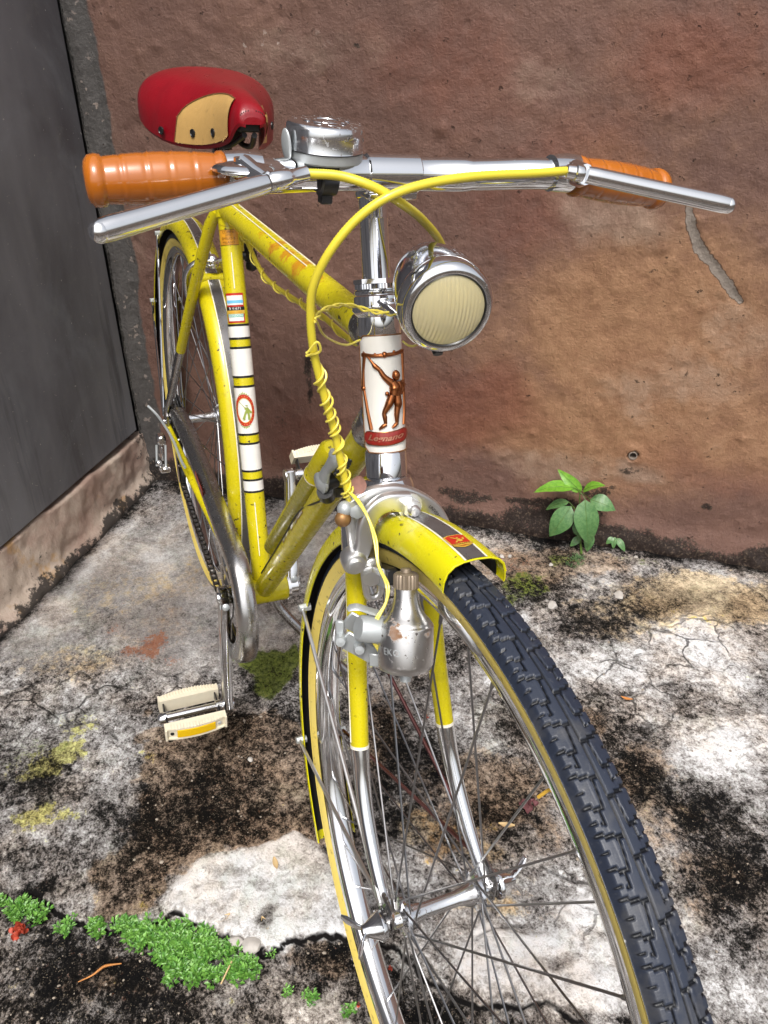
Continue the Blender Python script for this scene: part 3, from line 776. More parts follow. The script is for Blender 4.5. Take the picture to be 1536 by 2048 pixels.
def make_wall():
    a = np.r_[np.arange(A0 - 0.02, 1.32, 0.0052), np.arange(1.40, 4.0, 0.12)]
    z = np.r_[-0.06, np.arange(-0.012, 1.12, 0.0052), np.arange(1.2, 2.31, 0.1)]
    A, Z = np.meshgrid(a, z, indexing='ij'); na, nz = A.shape
    m = {}
    m['warm_lit'] = wblob(A, Z, [(1300, 680, 420, 330, .95), (1150, 860, 340, 160, .95), (1450, 860, 300, 180, .75), (1000, 700, 200, 180, .5), (1250, 400, 200, 160, .45), (1400, 200, 300, 200, .25)], 1)  # own warm tone plus brighter light at lower right, both in the colour
    m['red'] = wblob(A, Z, [(940, 820, 190, 130, .9), (1060, 420, 170, 160, .55), (650, 880, 180, 120, .6), (1180, 330, 160, 180, .5), (1380, 130, 260, 160, .7), (880, 150, 260, 160, .5), (1400, 950, 200, 60, .4)], 2)
    m['pale'] = wblob(A, Z, [(1230, 420, 150, 80, .7), (1080, 930, 190, 50, .65), (1340, 760, 180, 90, .5), (640, 80, 240, 60, .45), (1100, 180, 140, 60, .4), (250, 380, 60, 260, .35), (1460, 640, 120, 90, .5), (1250, 935, 70, 35, .7)], 3)
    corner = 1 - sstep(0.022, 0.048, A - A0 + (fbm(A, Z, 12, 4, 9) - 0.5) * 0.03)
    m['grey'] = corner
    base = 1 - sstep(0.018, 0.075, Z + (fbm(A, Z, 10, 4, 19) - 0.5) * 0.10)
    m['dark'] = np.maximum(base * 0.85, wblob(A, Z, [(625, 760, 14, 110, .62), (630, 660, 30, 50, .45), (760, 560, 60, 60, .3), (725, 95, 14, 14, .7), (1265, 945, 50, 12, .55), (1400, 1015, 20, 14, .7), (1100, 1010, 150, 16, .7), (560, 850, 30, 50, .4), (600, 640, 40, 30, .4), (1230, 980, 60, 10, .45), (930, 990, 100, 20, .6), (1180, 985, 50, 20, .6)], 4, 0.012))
    sa = [WP(*p) for p in [(1378, 415), (1384, 455), (1400, 500), (1440, 548), (1465, 585), (1482, 606)]]
    sc = np.full_like(A, 9.0)
    for (a1, z1), (a2, z2) in zip(sa, sa[1:]):
        ab = np.array([a2 - a1, z2 - z1]); t = np.clip(((A - a1) * ab[0] + (Z - z1) * ab[1]) / (ab @ ab), 0, 1)
        sc = np.minimum(sc, np.hypot(A - a1 - t * ab[0], Z - z1 - t * ab[1]))
    top_ = WP(1378, 415)[1]; bot_ = WP(1482, 606)[1]
    tp = np.clip((top_ - Z) / (top_ - bot_), 0, 1)
    scw = (0.0016 + 0.0095 * fbm(A, Z, 48, 4, 33)) * (0.35 + 1.0 * np.sin(np.pi * np.clip(tp * .85 + .08, 0, 1)))
    sc = sc + (fbm(A, Z, 90, 3, 34) - .5) * .006
    m['scar'] = np.clip(1 - np.maximum(sc, 0) / (2 * scw + .002), 0, 1)
    m['fleck'] = np.maximum(wblob(A, Z, [(530, 85, 130, 45, .9), (640, 100, 60, 40, .6), (200, 250, 20, 160, .8), (650, 60, 60, 30, .5)], 6), corner * 0.6)
    D = (fbm(A, Z, 6, 4, 21) - 0.5) * 0.010 + (fbm(A, Z, 34, 3, 22) - 0.5) * 0.0042
    r = random.Random(5)
    for k in range(1100):                                   # trowel lumps and grains in the plaster
        pa, pz = r.uniform(A0, 1.25), r.uniform(0.0, 1.08); rr = r.uniform(0.0030, 0.0078) if k % 3 else r.uniform(.0028, .0042); hh = r.uniform(0.0012, 0.0040) * r.choice((1, 1, -1))
        i0, i1 = np.searchsorted(a, pa - 3 * rr), np.searchsorted(a, pa + 3 * rr); j0, j1 = np.searchsorted(z, pz - 3 * rr), np.searchsorted(z, pz + 3 * rr)
        s = np.s_[i0:i1, j0:j1]; D[s] += hh * np.exp(-((A[s] - pa) ** 2 + ((Z[s] - pz) * r.uniform(0.6, 1.1)) ** 2) / (rr * rr))
    D -= sstep(.35, .65, m['scar']) * 0.004; D += (1 - sstep(scw, scw * 2.2, sc)) * 0.0025 * fbm(A, Z, 80, 2, 35)
    lump = (1 - sstep(0.0, 0.075, Z)) * (0.010 + 0.024 * fbm(A, Z, 16, 4, 41)) * (0.6 + 0.6 * sstep(0.1, 0.9, A))
    D += lump
    D += (1 - sstep(0.0, 0.03, A - A0)) ** 2 * 0.012
    ha, hz = WP(1266, 910)
    hd = np.hypot(A - ha, Z - hz); D += (1 - sstep(0.012, 0.03, hd)) * 0.004; D -= (1 - sstep(0.0075, 0.0095, hd)) * 0.030
    D = np.where(A > 1.33, 0, D)
    v = (PW[None, None] + A[..., None] * dR + Z[..., None] * UP + D[..., None] * nR).reshape(-1, 3).astype(np.float32)
    v = v.copy(); idx = np.arange(na * nz).reshape(na, nz)
    q = np.stack([idx[:-1, :-1], idx[1:, :-1], idx[1:, 1:], idx[:-1, 1:]], -1).reshape(-1, 4)
    w_ = empty('plaster_wall', tuple(PW + dR * A0))
    tag(w_, 'reddish brown rough plastered wall behind the yellow bicycle', 'wall')
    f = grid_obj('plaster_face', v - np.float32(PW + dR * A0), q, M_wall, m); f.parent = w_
    b = MB().box(dR * 2.3 - nR * 0.14 + UP * 1.12, (4.6, 0.2, 2.36), np.stack([dR, nR, UP], 1), 0.004).build('wall_core', M_kerb, w_)
    t = MB()
    hp = dR * (ha - A0) + UP * hz
    t.lathe([(0.0088, -0.03), (0.0088, 0.0045), (0.0068, 0.0045), (0.0064, -0.03)], hp, nR, 24, cap=False)
    t.build('pipe_stub', simple('old_pvc', (0.22, 0.18, 0.15), 0.6), w_)
    return w_


wall = make_wall()


def make_left():
    w_ = empty('panel_wall', tuple(PL))
    tag(w_, 'dark grey smooth painted panel wall on a mortar kerb left of the corner', 'wall')
    t0 = float(np.dot((PW + dR * A0) - PL, nR))             # corner along nR
    # panel sheet: right edge 25 mm from the corner, 130 mm above the floor
    e = t0 + 0.026; L = 2.6
    P = MB().box(nR * (e + L / 2) - dR * 0.028 + UP * (0.136 + 1.05), (L, 0.03, 2.10), np.stack([nR, dR, UP], 1), 0.003)
    P.build('panel', M_panel, w_)
    MB().box(nR * (t0 + L / 2 - 0.1) - dR * 0.125 + UP * 1.12, (L + 0.4, 0.14, 2.3), np.stack([nR, dR, UP], 1), 0.003).build('backing', M_black, w_)
    # cement strip in the corner
    zz = np.arange(0.0, 2.25, 0.008); aa = np.arange(0, 0.024, 0.003)
    rows = []
    for z in zz:
        row = []
        for a in aa:
            n = float(fbm(np.array([a * 1.0]), np.array([z]), 40, 3, 5)[0]) - 0.5
            row.append(nR * (t0 - 0.004 + a + n * 0.004) - dR * (0.014 - 0.010 * n) + UP * z)
        rows.append(row)
    g = G('corner_cement'); n3 = g.noise(160, 5, 0.75)
    g.set(Base_Color=g.mix(g.ss(n3, 0.4, 0.7), (0.03, 0.029, 0.028), (0.20, 0.19, 0.175)), Roughness=0.85, Normal=g.bump(n3, 0.7, 0.004))
    MB().grid(rows).build('cement_strip', g.mat, w_)
    # mortar kerb
    ts = np.r_[np.arange(t0, 1.25, 0.0065), np.arange(1.4, 2.6, 0.1)]; hs_ = np.r_[np.linspace(0, 1, 26)]
    T, H = np.meshgrid(ts, hs_, indexing='ij')
    top = 0.122 + 0.010 * np.clip((T - t0) / 0.6, 0, 1) + (fbm(T, T * 0 + 3, 18, 3, 3) - 0.5) * 0.012
    prof = np.where(H < 0.8, H / 0.8, 1.0); out = np.where(H < 0.8, -0.012 * (H / 0.8) ** 1.5, -0.012 - (H - 0.8) / 0.2 * 0.06)
    Zk = -0.015 + (top + 0.015) * prof - np.clip(H - 0.8, 0, 1) * 0.03
    dis = (fbm(T, Zk * 1.2, 14, 5, 8) - 0.5) * 0.016 + (fbm(T, Zk, 70, 3, 9) - 0.5) * 0.006 + 0.014 * (1 - sstep(0, 0.03, Zk))
    v = (T[..., None] * nR + Zk[..., None] * UP + (out + dis)[..., None] * dR).reshape(-1, 3).astype(np.float32)
    idx = np.arange(T.size).reshape(T.shape)
    q = np.stack([idx[:-1, :-1], idx[1:, :-1], idx[1:, 1:], idx[:-1, 1:]], -1).reshape(-1, 4)
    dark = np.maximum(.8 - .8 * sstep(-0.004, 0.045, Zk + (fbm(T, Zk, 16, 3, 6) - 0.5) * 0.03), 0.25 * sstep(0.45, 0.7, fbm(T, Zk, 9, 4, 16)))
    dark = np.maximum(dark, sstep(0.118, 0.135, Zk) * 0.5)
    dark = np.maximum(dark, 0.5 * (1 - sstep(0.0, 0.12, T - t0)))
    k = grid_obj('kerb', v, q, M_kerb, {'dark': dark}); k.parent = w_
    return w_


left_wall = make_left()

# ================================================================== the bicycle
bike = empty('bicycle'); bike.rotation_euler = (-LEAN, 0, 0)
tag(bike, 'yellow city bicycle with red saddle standing on its kickstand before the wall', 'bicycle')
RGT = -LEFT; FWD = V(1, 0, 0)


def lerp(a, b, t): return a + (b - a) * t


def wrap(verts, org, axis, fwd, r, th0=0.0):
    """bend flat (u, s, w) points round a tube: u along the girth, s along the axis, w off the surface"""
    out = []
    for u, s, w_ in verts:
        t = th0 + u / r
        out.append(org + axis * s + (r + w_) * (math.cos(t) * fwd + math.sin(t) * LEFT))
    return out


# ---- frame tubes
TT_S, TT_H = BB + SD * 0.5457, hax(0.4926)
DT_H = hax(0.4328); DTD = unit(DT_H - BB); DTN = V(DTD[2], 0, -DTD[0])      # DTN: forward and down
TTD = unit(TT_H - TT_S)
seat_tube = MB().tube([BB + SD * 0.012, BB + SD * 0.3, BB + SD * 0.563], 0.0145, 28).build('seat_tube', M_yel, bike)
top_tube = MB().tube([TT_S + TTD * 0.01, lerp(TT_S, TT_H, 0.5), TT_H - TTD * 0.012], 0.0145, 28).build('top_tube', paint('worn_top_tube_paint', YEL, [(tuple(BY(px, py, -.010)), r, (0.52, 0.20, 0.01)) for px, py, r in ((548, 478, .020), (570, 500, .016), (594, 524, .018), (520, 452, .012), (630, 560, .010))]), bike)
down_tube = MB().tube([BB + DTD * 0.012, lerp(BB, DT_H, 0.5), DT_H - DTD * 0.012], 0.0150, 28).build('down_tube', M_yel, bike)
MB().tube([BB + RGT * 0.035, BB + LEFT * 0.035], 0.0205, 32).build('bottom_bracket', M_yel, bike)
for s in (-1, 1):
    MB().lathe([(0.0205, 0.0), (0.0222, 0.001), (0.0222, 0.005), (0.019, 0.006), (0.012, 0.0065), (0.0075, 0.012), (0.0075, 0.016)], BB + LEFT * s * 0.034, LEFT * s, 28).build('bracket_cup', M_alu, bike)
# head tube and its bright lugs
ht = MB().tube([hax(0.379), hax(0.511)], 0.0163, 36).build('head_tube', M_chr, bike)
m = MB(); m.lathe([(0.0164, 0), (0.0176, 0.0008), (0.0176, 0.0205), (0.0171, 0.0215)], hax(0.378), UD, 40); m.build('lower_lug', M_chr, bike)
m = MB(); m.lathe([(0.0171, 0), (0.0176, 0.001), (0.0176, 0.0155), (0.0168, 0.0165)], hax(0.4950), UD, 40); m.build('upper_lug', M_chr, bike)
m = MB(); m.tube([TT_H - TTD * 0.034, TT_H - TTD * 0.030, TT_H - TTD * 0.012], [0.0150, 0.0163, 0.0166], 28); m.build('top_tube_lug', M_chr_dark, bike)
m = MB(); m.tube([DT_H - DTD * 0.044, DT_H - DTD * 0.040, DT_H - DTD * 0.012], [0.0155, 0.0170, 0.0173], 28); m.build('down_tube_lug', M_chr_dark, bike)
# headset
m = MB(); m.lathe([(0.0172, 0.0), (0.0205, 0.002), (0.0222, 0.0065), (0.0228, 0.009), (0.0228, 0.0115), (0.0205, 0.0135), (0.0185, 0.0145), (0.0176, 0.0165)], hax(0.378), -UD, 40)
m.build('lower_headset_cup', M_chr, bike)
m = MB(); m.lathe([(0.0170, 0.0), (0.0178, 0.0005), (0.0214, 0.0055), (0.0214, 0.0085), (0.0190, 0.0095), (0.0186, 0.012), (0.0186, 0.0165)], hax(0.5095), UD, 40)
m.build('upper_headset_cup', M_chr, bike)
m = MB()
prof = []
m.lathe([(0.0150, 0.0), (0.0180, 0.0003), (0.0186, 0.0012), (0.0186, 0.0034), (0.0178, 0.0040), (0.0172, 0.0041), (0.0172, 0.0050)], hax(0.5265), UD, 36)
nk = 96; rows = []
for h in (0.0050, 0.0088):
    rows.append([hax(0.5265 + h) + (0.0176 + 0.0005 * (k % 2)) * (math.cos(2 * math.pi * k / nk) * ND + math.sin(2 * math.pi * k / nk) * LEFT) for k in range(nk)])
m.grid(rows, closed=True)
m.lathe([(0.0178, 0.0088), (0.0192, 0.0090), (0.0192, 0.0126), (0.0150, 0.0130), (0.0118, 0.0130)], hax(0.5265), UD, 6)
m.build('headset_locknut', M_chr, bike)
# white head tube panel with the copper badge
HR = 0.0170
cr_ = 0.006
ss = np.linspace(0.4005, 0.4955, 24)
rows = []
for s in ss:
    e = min(s - ss[0], ss[-1] - s); cut = cr_ - math.sqrt(max(cr_ ** 2 - (cr_ - min(e, cr_)) ** 2, 0))
    half = R_(92) - cut / HR
    rows.append([hax(0) + UD * s + (HR + 0.0007) * (math.cos(t) * ND + math.sin(t) * LEFT) for t in np.linspace(-half, half, 30)])
panel = MB().grid(rows).build('white_head_panel', M_white, bike)
edge = [r[0] for r in rows] + rows[-1] + [r[-1] for r in rows[::-1]] + rows[0][::-1]
MB().tube(edge[::1], 0.00055, 6, closed=True).build('panel_border', M_browndec, panel)


def bp(x, y, w_=0.0):
    """a point of the head badge drawn in an enlarged crop (6.4x) of the photo -> on the head tube"""
    yf = 660 + y / 6.4; s = 0.4958 - (yf - 668) / 235 * 0.0973
    cx = 400 + (y - 250) * 0.05; rad = 236 + (y - 250) * 0.02
    t = R_(-24) + math.asin(max(-0.97, min(0.97, (x - cx) / rad)))
    r = HR + 0.0010 + w_
    return hax(0) + UD * s + r * (math.cos(t) * ND + math.sin(t) * LEFT)


def btube(pts, r, n=8, k=5, w_=0.0):
    P = spline([bp(x, y, w_) for x, y in pts], k) if len(pts) > 2 else [bp(lerp(pts[0][0], pts[1][0], t), lerp(pts[0][1], pts[1][1], t), w_) for t in np.linspace(0, 1, 6)]
    rr = r if not hasattr(r, '__len__') else list(np.interp(np.linspace(0, 1, len(P)), np.linspace(0, 1, len(r)), r))
    return P, rr


bm_ = MB()
for pts, r in [([(238, 285), (222, 480), (222, 700)], [0.0012, 0.0009, 0.0011]), ([(226, 720), (262, 980), (304, 1225)], [0.0009, 0.0011, 0.0013]),
               ([(645, 245), (662, 480), (672, 700)], [0.0012, 0.0009, 0.0010]), ([(672, 720), (676, 980), (676, 1190)], [0.0010, 0.0010, 0.0011]),
               ([(215, 285), (330, 300), (450, 296), (560, 290), (650, 270)], [0.0013, 0.0010, 0.0013, 0.0010, 0.0013])]:
    P, rr = btube(pts, [q * 1.45 for q in r]); bm_.tube(P, rr, 8)
for x, y, r in [(450, 292, 0.0026), (222, 705, 0.0024), (668, 690, 0.0022), (350, 285, 0.0014), (550, 265, 0.0014)]:
    bm_.ball(bp(x, y), r, 10)
bm_.build('badge_frame', M_copper, panel)
fg = MB()
for pts, r in [([(228, 245), (300, 345), (352, 425)], [0.0003, 0.0007, 0.0010]), ([(335, 400), (352, 425), (400, 470)], [0.0013, 0.0016, 0.0014]), ([(400, 470), (450, 560), (520, 635)], [0.0014, 0.0018, 0.0024]),
               ([(530, 625), (560, 700), (555, 800)], [0.0024, 0.0038, 0.0030]), ([(590, 630), (600, 700), (585, 800)], [0.0020, 0.0030, 0.0026]),
               ([(535, 800), (505, 900), (480, 950)], [0.0026, 0.0026, 0.0020]), ([(590, 800), (600, 900), (600, 960)], [0.0024, 0.0028, 0.0022]),
               ([(490, 935), (455, 1010), (462, 1070), (472, 1150)], [0.0022, 0.0015, 0.0015, 0.0010]), ([(598, 940), (592, 1050), (596, 1150)], [0.0022, 0.0017, 0.0011]),
               ([(480, 1155), (440, 1180), (400, 1215)], [0.0011, 0.0013, 0.0007]), ([(600, 1150), (575, 1180), (545, 1208)], [0.0012, 0.0013, 0.0007]),
               ([(625, 640), (645, 720), (625, 790)], [0.0018, 0.0015, 0.0013])]:
    P, rr = btube(pts, [q * 1.3 for q in r], w_=0.0006); fg.tube(P, rr, 10)
fg.ball(bp(568, 555, 0.0012), (0.0034, 0.0034, 0.0044), 14, np.stack([ND, LEFT, UD], 1))
fg.ball(bp(480, 770, 0.0012), 0.0018, 10)
fg.build('badge_warrior', M_copper, panel)
# red name plaque
pl = MB(); rows = []
up_ = []; lo_ = []
for t in np.linspace(0, 1, 22):
    x = lerp(240, 704, t); sag = 26 * (1 - (2 * t - 1) ** 2)
    cap_ = math.sqrt(max(0, 1 - max(0, (abs(2 * t - 1) - 0.8) / 0.2) ** 2)) * 0.5 + 0.5
    yc = 1322 + sag * 0.7 - 55 * max(0, t - 0.6); h = 84 * cap_
    rows.append([bp(x, yc - h, 0.0), bp(x, yc - h, 0.0013), bp(x, yc, 0.0020), bp(x, yc + h, 0.0013), bp(x, yc + h, 0.0)])
pl.grid(rows); pl.build('name_plaque', M_redenamel, panel, sharp=60)
b2 = MB()
b2.tube([r[1] for r in rows] + [r[3] for r in rows[::-1]], 0.0004, 6, closed=True)
b2.build('plaque_border', M_copper, panel)
tv, tf = text2d('Legnano', 0.0062, shear=0.35, bold=0.00014)
xs = [v[0] for v in tv]; sc_ = 372 / (max(xs) - min(xs)); x0 = min(xs)
MB().add([bp(285 + (v[0] - x0) * sc_, 1318 + 14 * (1 - ((v[0] - x0) * sc_ / 195 - 1) ** 2) - v[1] * sc_ * 0.95 - 50 * max(0, ((v[0] - x0) * sc_ / 390) - 0.6), 0.0023) for v in tv], tf).build('plaque_lettering', simple('worn_copper_lettering', (0.55, 0.26, 0.17), 0.3, metal=0.6), panel)

# ---- seat tube bands, decals
PY0 = {}


def st_t(py):
    """distance along the seat tube for a picture row"""
    lo, hi = 0.0, 0.6
    for _ in range(40):
        mid = (lo + hi) / 2; p = BB + SD * mid - CB; y = 1024 - FPX * (p @ UB) / (p @ FB)
        if y > py: lo = mid
        else: hi = mid
    return lo


for a, b in [(652, 674), (697, 751), (773, 865), (886, 937), (958, 978)]:
    t0, t1 = st_t(b), st_t(a)
    m = MB(); m.lathe([(0.0145, 0), (0.01485, 0.0002), (0.01485, t1 - t0), (0.0145, t1 - t0)], BB + SD * t0, SD, 32, cap=False); m.build('white_band', M_white, seat_tube)
for y in (649.5, 676, 694.5, 752, 771.5, 866, 884.5, 938.5, 956.5, 979.5):
    t = st_t(y)
    m = MB(); m.lathe([(0.0145, -0.0016), (0.0151, -0.0014), (0.0151, 0.0014), (0.0145, 0.0016)], BB + SD * t, SD, 32, cap=False); m.build('black_ring', M_blackline, seat_tube)
TH0 = R_(-23)


def decal(name, mat, poly, tc, parent, r=0.0145, w_=0.0005, th0=TH0, org=BB, ax=SD, fw=SF, n=1):
    """flat print bent round a tube; poly of (u, s) round the middle"""
    bm = bmesh.new(); vs = [bm.verts.new((u, s, 0)) for u, s in poly]; bm.faces.new(vs)
    bmesh.ops.triangulate(bm, faces=list(bm.faces))
    for _ in range(n): bmesh.ops.subdivide_edges(bm, edges=[e for e in bm.edges if e.calc_length() > 0.004], cuts=1)
    bm.verts.index_update()
    o = MB().add(wrap([(v.co.x, v.co.y, w_) for v in bm.verts], org + ax * tc, ax, fw, r, th0), [[v.index for v in f.verts] for f in bm.faces]).build(name, mat, parent)
    bm.free(); return o


def rect(u0, u1, s0, s1, k=8):
    us = np.linspace(u0, u1, k)
    return [(u, s0) for u in us] + [(u, s1) for u in us[::-1]]


def ring_strip(name, mat, ro, ri, tc, parent, n=40, w_=0.0005, r=0.0145, shape=None):
    rows = [[], []]
    for i in range(n + 1):
        a = 2 * math.pi * i / n
        for j, (ru, rs_) in enumerate((ro, ri)): rows[j].append((ru * math.cos(a), rs_ * math.sin(a), w_))
    m = MB(); m.grid([wrap(x, BB + SD * tc, SD, SF, r, TH0) for x in rows]); return m.build(name, mat, parent)


to = st_t(818)
ring_strip('crest_ring', M_reddec, (0.0142, 0.0225), (0.0108, 0.0178), to, seat_tube, w_=0.0007, r=0.01485)
ring_strip('crest_gold_edge', M_golddec, (0.0108, 0.0178), (0.0102, 0.0171), to, seat_tube, w_=0.00075, r=0.01485)
m = MB()
for k in range(22):
    a = 2 * math.pi * k / 22; u, s = 0.0125 * math.cos(a), 0.0201 * math.sin(a)
    m.add(wrap([(u - .0005, s - .0005, .001), (u + .0005, s - .0005, .001), (u + .0005, s + .0005, .001), (u - .0005, s + .0005, .001)], BB + SD * to, SD, SF, 0.01485, TH0), [(0, 1, 2, 3)])
m.build('crest_dots', M_golddec, seat_tube)
m = MB()
for sgn in (1, -1):
    for k in range(-3, 4):
        u = k * 0.0022; s = sgn * (0.0225 * math.sqrt(1 - (u / 0.0142) ** 2) + 0.0004); h = sgn * (0.0042 - 0.0009 * abs(k))
        m.add(wrap([(u - .0011, s, .0009), (u + .0011, s, .0009), (u, s + h, .0009)], BB + SD * to, SD, SF, 0.01485, TH0), [(0, 1, 2)])
m.build('crest_leaves', M_greendec, seat_tube)
fig = MB()
for a, b, wd in [((-.0095, .0150), (.001, .0035), .0005), ((.001, .0035), (.0045, -.0005), .0022), ((.003, .006), (.0035, .0075), .0018), ((.002, -.001), (-.002, -.0125), .0017), ((.005, -.001), (.0055, -.0125), .0017), ((.005, .002), (.009, -.004), .0014), ((.003, .004), (.005, -.004), .003), ((-.003, -.0135), (.008, -.0135), .0008)]:
    a, b = np.array(a), np.array(b); d = unit(b - a); nn = np.array([-d[1], d[0]]) * wd
    fig.add(wrap([(*(a + nn * .7), .0009), (*(a - nn * .7), .0009), (*(b - nn), .0009), (*(b + nn), .0009)], BB + SD * to, SD, SF, 0.01485, TH0), [(0, 1, 2, 3)])
fig.build('crest_figure', M_greendec, seat_tube)
# colourful maker's transfer
ts0 = st_t(645); ts1 = st_t(586); H_ = ts1 - ts0; W_ = 0.0128
for nm, mat, a, b, wd in [('sticker_ground', M_reddec, 0, 1, W_), ('sticker_white_field', M_white, .60, .92, W_ * .90), ('sticker_blue_stripe', M_bluedec, .66, .76, W_ * .9), ('sticker_black_stripe', M_blackline, .42, .54, W_), ('sticker_orange_stripe', M_golddec, .30, .42, W_), ('sticker_lower_field', M_white, .06, .30, W_ * .84), ('sticker_teal_stripe', M_tealdec, .19, .29, W_ * .84)]:
    decal(nm, mat, rect(-wd, wd, ts0 + H_ * a, ts0 + H_ * b), 0, seat_tube, w_=0.0005 if nm == 'sticker_ground' else 0.0008 if 'stripe' not in nm else 0.0010)


def tube_text(name, s, size, mat, sc, parent, **k):
    tv, tf = text2d(s, size, k.pop('shear', 0), k.pop('bold', 0.0), spacing=k.pop('spacing', 1.0))
    return MB().add(wrap([(v[0] + k.get('u', 0), sc + v[1], k.get('w_', 0.0012)) for v in tv], k.get('org', BB), k.get('ax', SD), k.get('fw', SF), k.get('r', 0.0145), k.get('th0', TH0)), tf).build(name, mat, parent)


tube_text('sticker_lettering', 'B V-671', 0.0050, M_white, ts0 + H_ * .48, seat_tube)
tube_text('sticker_lettering', 'LONDON', 0.0042, M_white, ts0 + H_ * .24, seat_tube)
tube_text('sticker_lettering', '1960 1980', 0.0040, M_orangedec, ts0 + H_ * .36, seat_tube)
te0, te1 = st_t(491), st_t(461)
decal('maker_transfer', M_orangedec, rect(-.0140, .0140, te0, te1), 0, seat_tube, w_=0.0004)
m = MB()
for t in (te0, te1): m.grid([wrap([(u, t - .0003, .0007) for u in np.linspace(-.014, .014, 12)], BB, SD, SF, .0145, TH0), wrap([(u, t + .0003, .0007) for u in np.linspace(-.014, .014, 12)], BB, SD, SF, .0145, TH0)])
m.build('transfer_border', M_browndec, seat_tube)
hh = te1 - te0
for s, f, z in [('COMPA', .84, .0046), ('DITTA', .63, .0028), ('EMILIO B', .42, .0046), ('MILANO', .16, .0043)]:
    tube_text('transfer_lettering', s, z, M_browndec, te0 + hh * f, seat_tube, w_=0.0008)
arc = [(u, te1 + .004 + .0045 * (u / .013) ** 2, .0007) for u in np.linspace(-.013, .013, 14)]
MB().grid([wrap(arc, BB, SD, SF, .0145, TH0), wrap([(u, s + .0005, w_) for u, s, w_ in arc], BB, SD, SF, .0145, TH0)]).build('lug_lining', M_browndec, seat_tube)
for a, b in [(577, 506), (1106, 1000)]:
    decal('white_pinstripe', M_whiteline, rect(-.0006, .0006, st_t(a), st_t(b), 2), 0, seat_tube, w_=0.0005, th0=R_(-15))
# top tube pin lines
for th in (R_(70), R_(104)):
    p = []
    for t in np.linspace(0.05, 0.36, 12): p.append(TT_S + TTD * t + 0.0149 * (math.cos(th) * RGT + math.sin(th) * np.cross(TTD, RGT) * -1))
    MB().tube(p, 0.0007, 6).build('pin_line', M_whiteline, top_tube)
# down tube lettering
dn = -DTN
for s, z, mt, w_ in [('LEGNANO', 0.026, M_browndec, .0004), ('LEGNANO', 0.0245, M_white, .0007)]:
    tv, tf = text2d(s, z, bold=0.0006 if w_ < .0005 else 0.0)
    vs = []
    for v in tv:
        t = R_(36) + v[1] / 0.0150
        vs.append(BB + DTD * (0.30 - v[0]) + (0.0150 + w_) * (math.cos(t) * RGT + math.sin(t) * dn))
    MB().add(vs, tf).build('down_tube_lettering', mt, down_tube)

# ---- seat cluster, stays, post
MB().tube([BB + SD * 0.535, BB + SD * 0.566], [0.0165, 0.0168], 24).build('seat_lug', M_yel, bike)
SP0, SP1 = BB + SD * 0.55, BB + SD * 0.655
MB().tube([SP0, SP1], 0.0132, 24).build('seat_post', M_chr_dark, bike)
m = MB(); c = BB + SD * 0.540 - SF * 0.017
m.tube([c + RGT * 0.017, c + LEFT * 0.017], 0.0045, 12); m.lathe([(0.0065, 0), (0.0065, 0.004), (0.004, 0.0055)], c + RGT * 0.015, RGT, 6); m.build('binder_bolt', M_zinc, bike)
for s in (-1, 1):
    top = BB + SD * 0.545 - SF * 0.010 + LEFT * s * 0.013; low = RX + V(0.010, s * 0.062, 0.022)
    b1 = lerp(top, low, 0.60)
    ss_ = MB().tube([top, lerp(top, low, .05) + LEFT * s * .004, lerp(top, low, .3) + LEFT * s * .005, lerp(top, low, .62) + LEFT * s * .002], [0.0075, 0.0085, 0.0085, 0.0080], 16).build('seat_stay', M_yel, bike)
    MB().tube([lerp(top, low, .62) + LEFT * s * .002, lerp(top, low, .85), low, RX + V(0.002, s * 0.062, 0.0)], [0.0079, 0.0068, 0.006, 0.004], 16).build('stay_chrome_end', M_chr_dark, ss_)
    c0 = BB + V(-0.012, s * 0.020, -0.002); c1 = RX + V(0.012, s * 0.0615, -0.004)
    cs = MB().tube([c0, lerp(c0, c1, .35) + LEFT * s * 0.002, lerp(c0, c1, .7) + LEFT * s * .004, c1], [0.011, 0.009, 0.0075, 0.0055], 16).build('chain_stay', M_yel, bike)
    MB().box(RX + V(0.004, s * 0.0625, 0.004), (0.040, 0.005, 0.040), bev=0.004).build('dropout', M_chr_dark, bike)
# brake bridge behind the seat tube and rear brake
br = BY(425, 556, 0.0)
MB().tube([br + LEFT * -0.030, br + LEFT * 0.030], 0.0075, 14).build('brake_bridge', M_yel, bike)
m = MB(); m.lathe([(0.007, 0), (0.007, 0.006), (0.0045, 0.007), (0.0045, 0.016)], br + V(0.006, 0.004, -0.016), V(0.9, 0, -.1), 6); m.build('mudguard_bolt', M_zinc, bike)
rb = MB()
for s in (-1, 1):
    P = spline([br + V(-0.004, s * 0.002, 0.020), br + V(-0.006, s * 0.022, 0.022), br + V(-0.012, s * 0.037, 0.004), br + V(-0.018, s * 0.036, -0.030), br + V(-0.024, s * 0.026, -0.050)], 6)
    rb.tube(P, 0.0050, 10)
rb.lathe([(0.010, 0), (0.010, 0.004), (0.007, 0.005), (0.007, 0.014), (0.004, 0.017)], br + V(0.002, 0, 0.020), V(0.3, 0, 1), 12)
rb.box(br + V(0.008, 0.006, 0.030), (0.012, 0.034, 0.003), bev=.001)
rb.build('rear_brake', M_alu, bike)
c = BX(500, 505, -0.165)
MB().lathe([(0, .018), (.006, .017), (.0075, .010), (.0075, .002), (.0095, .0), (.0095, -.010), (.0070, -.012), (.0088, -.016), (.0088, -.022), (.004, -.026), (0, -.0265)], c, UP + V(.1, -.15, 0), 14).tube([c + V(0, -.018, -.004), c + V(0, 0, -.004)], .006, 10).build('cable_guide', M_blackpl, bike)


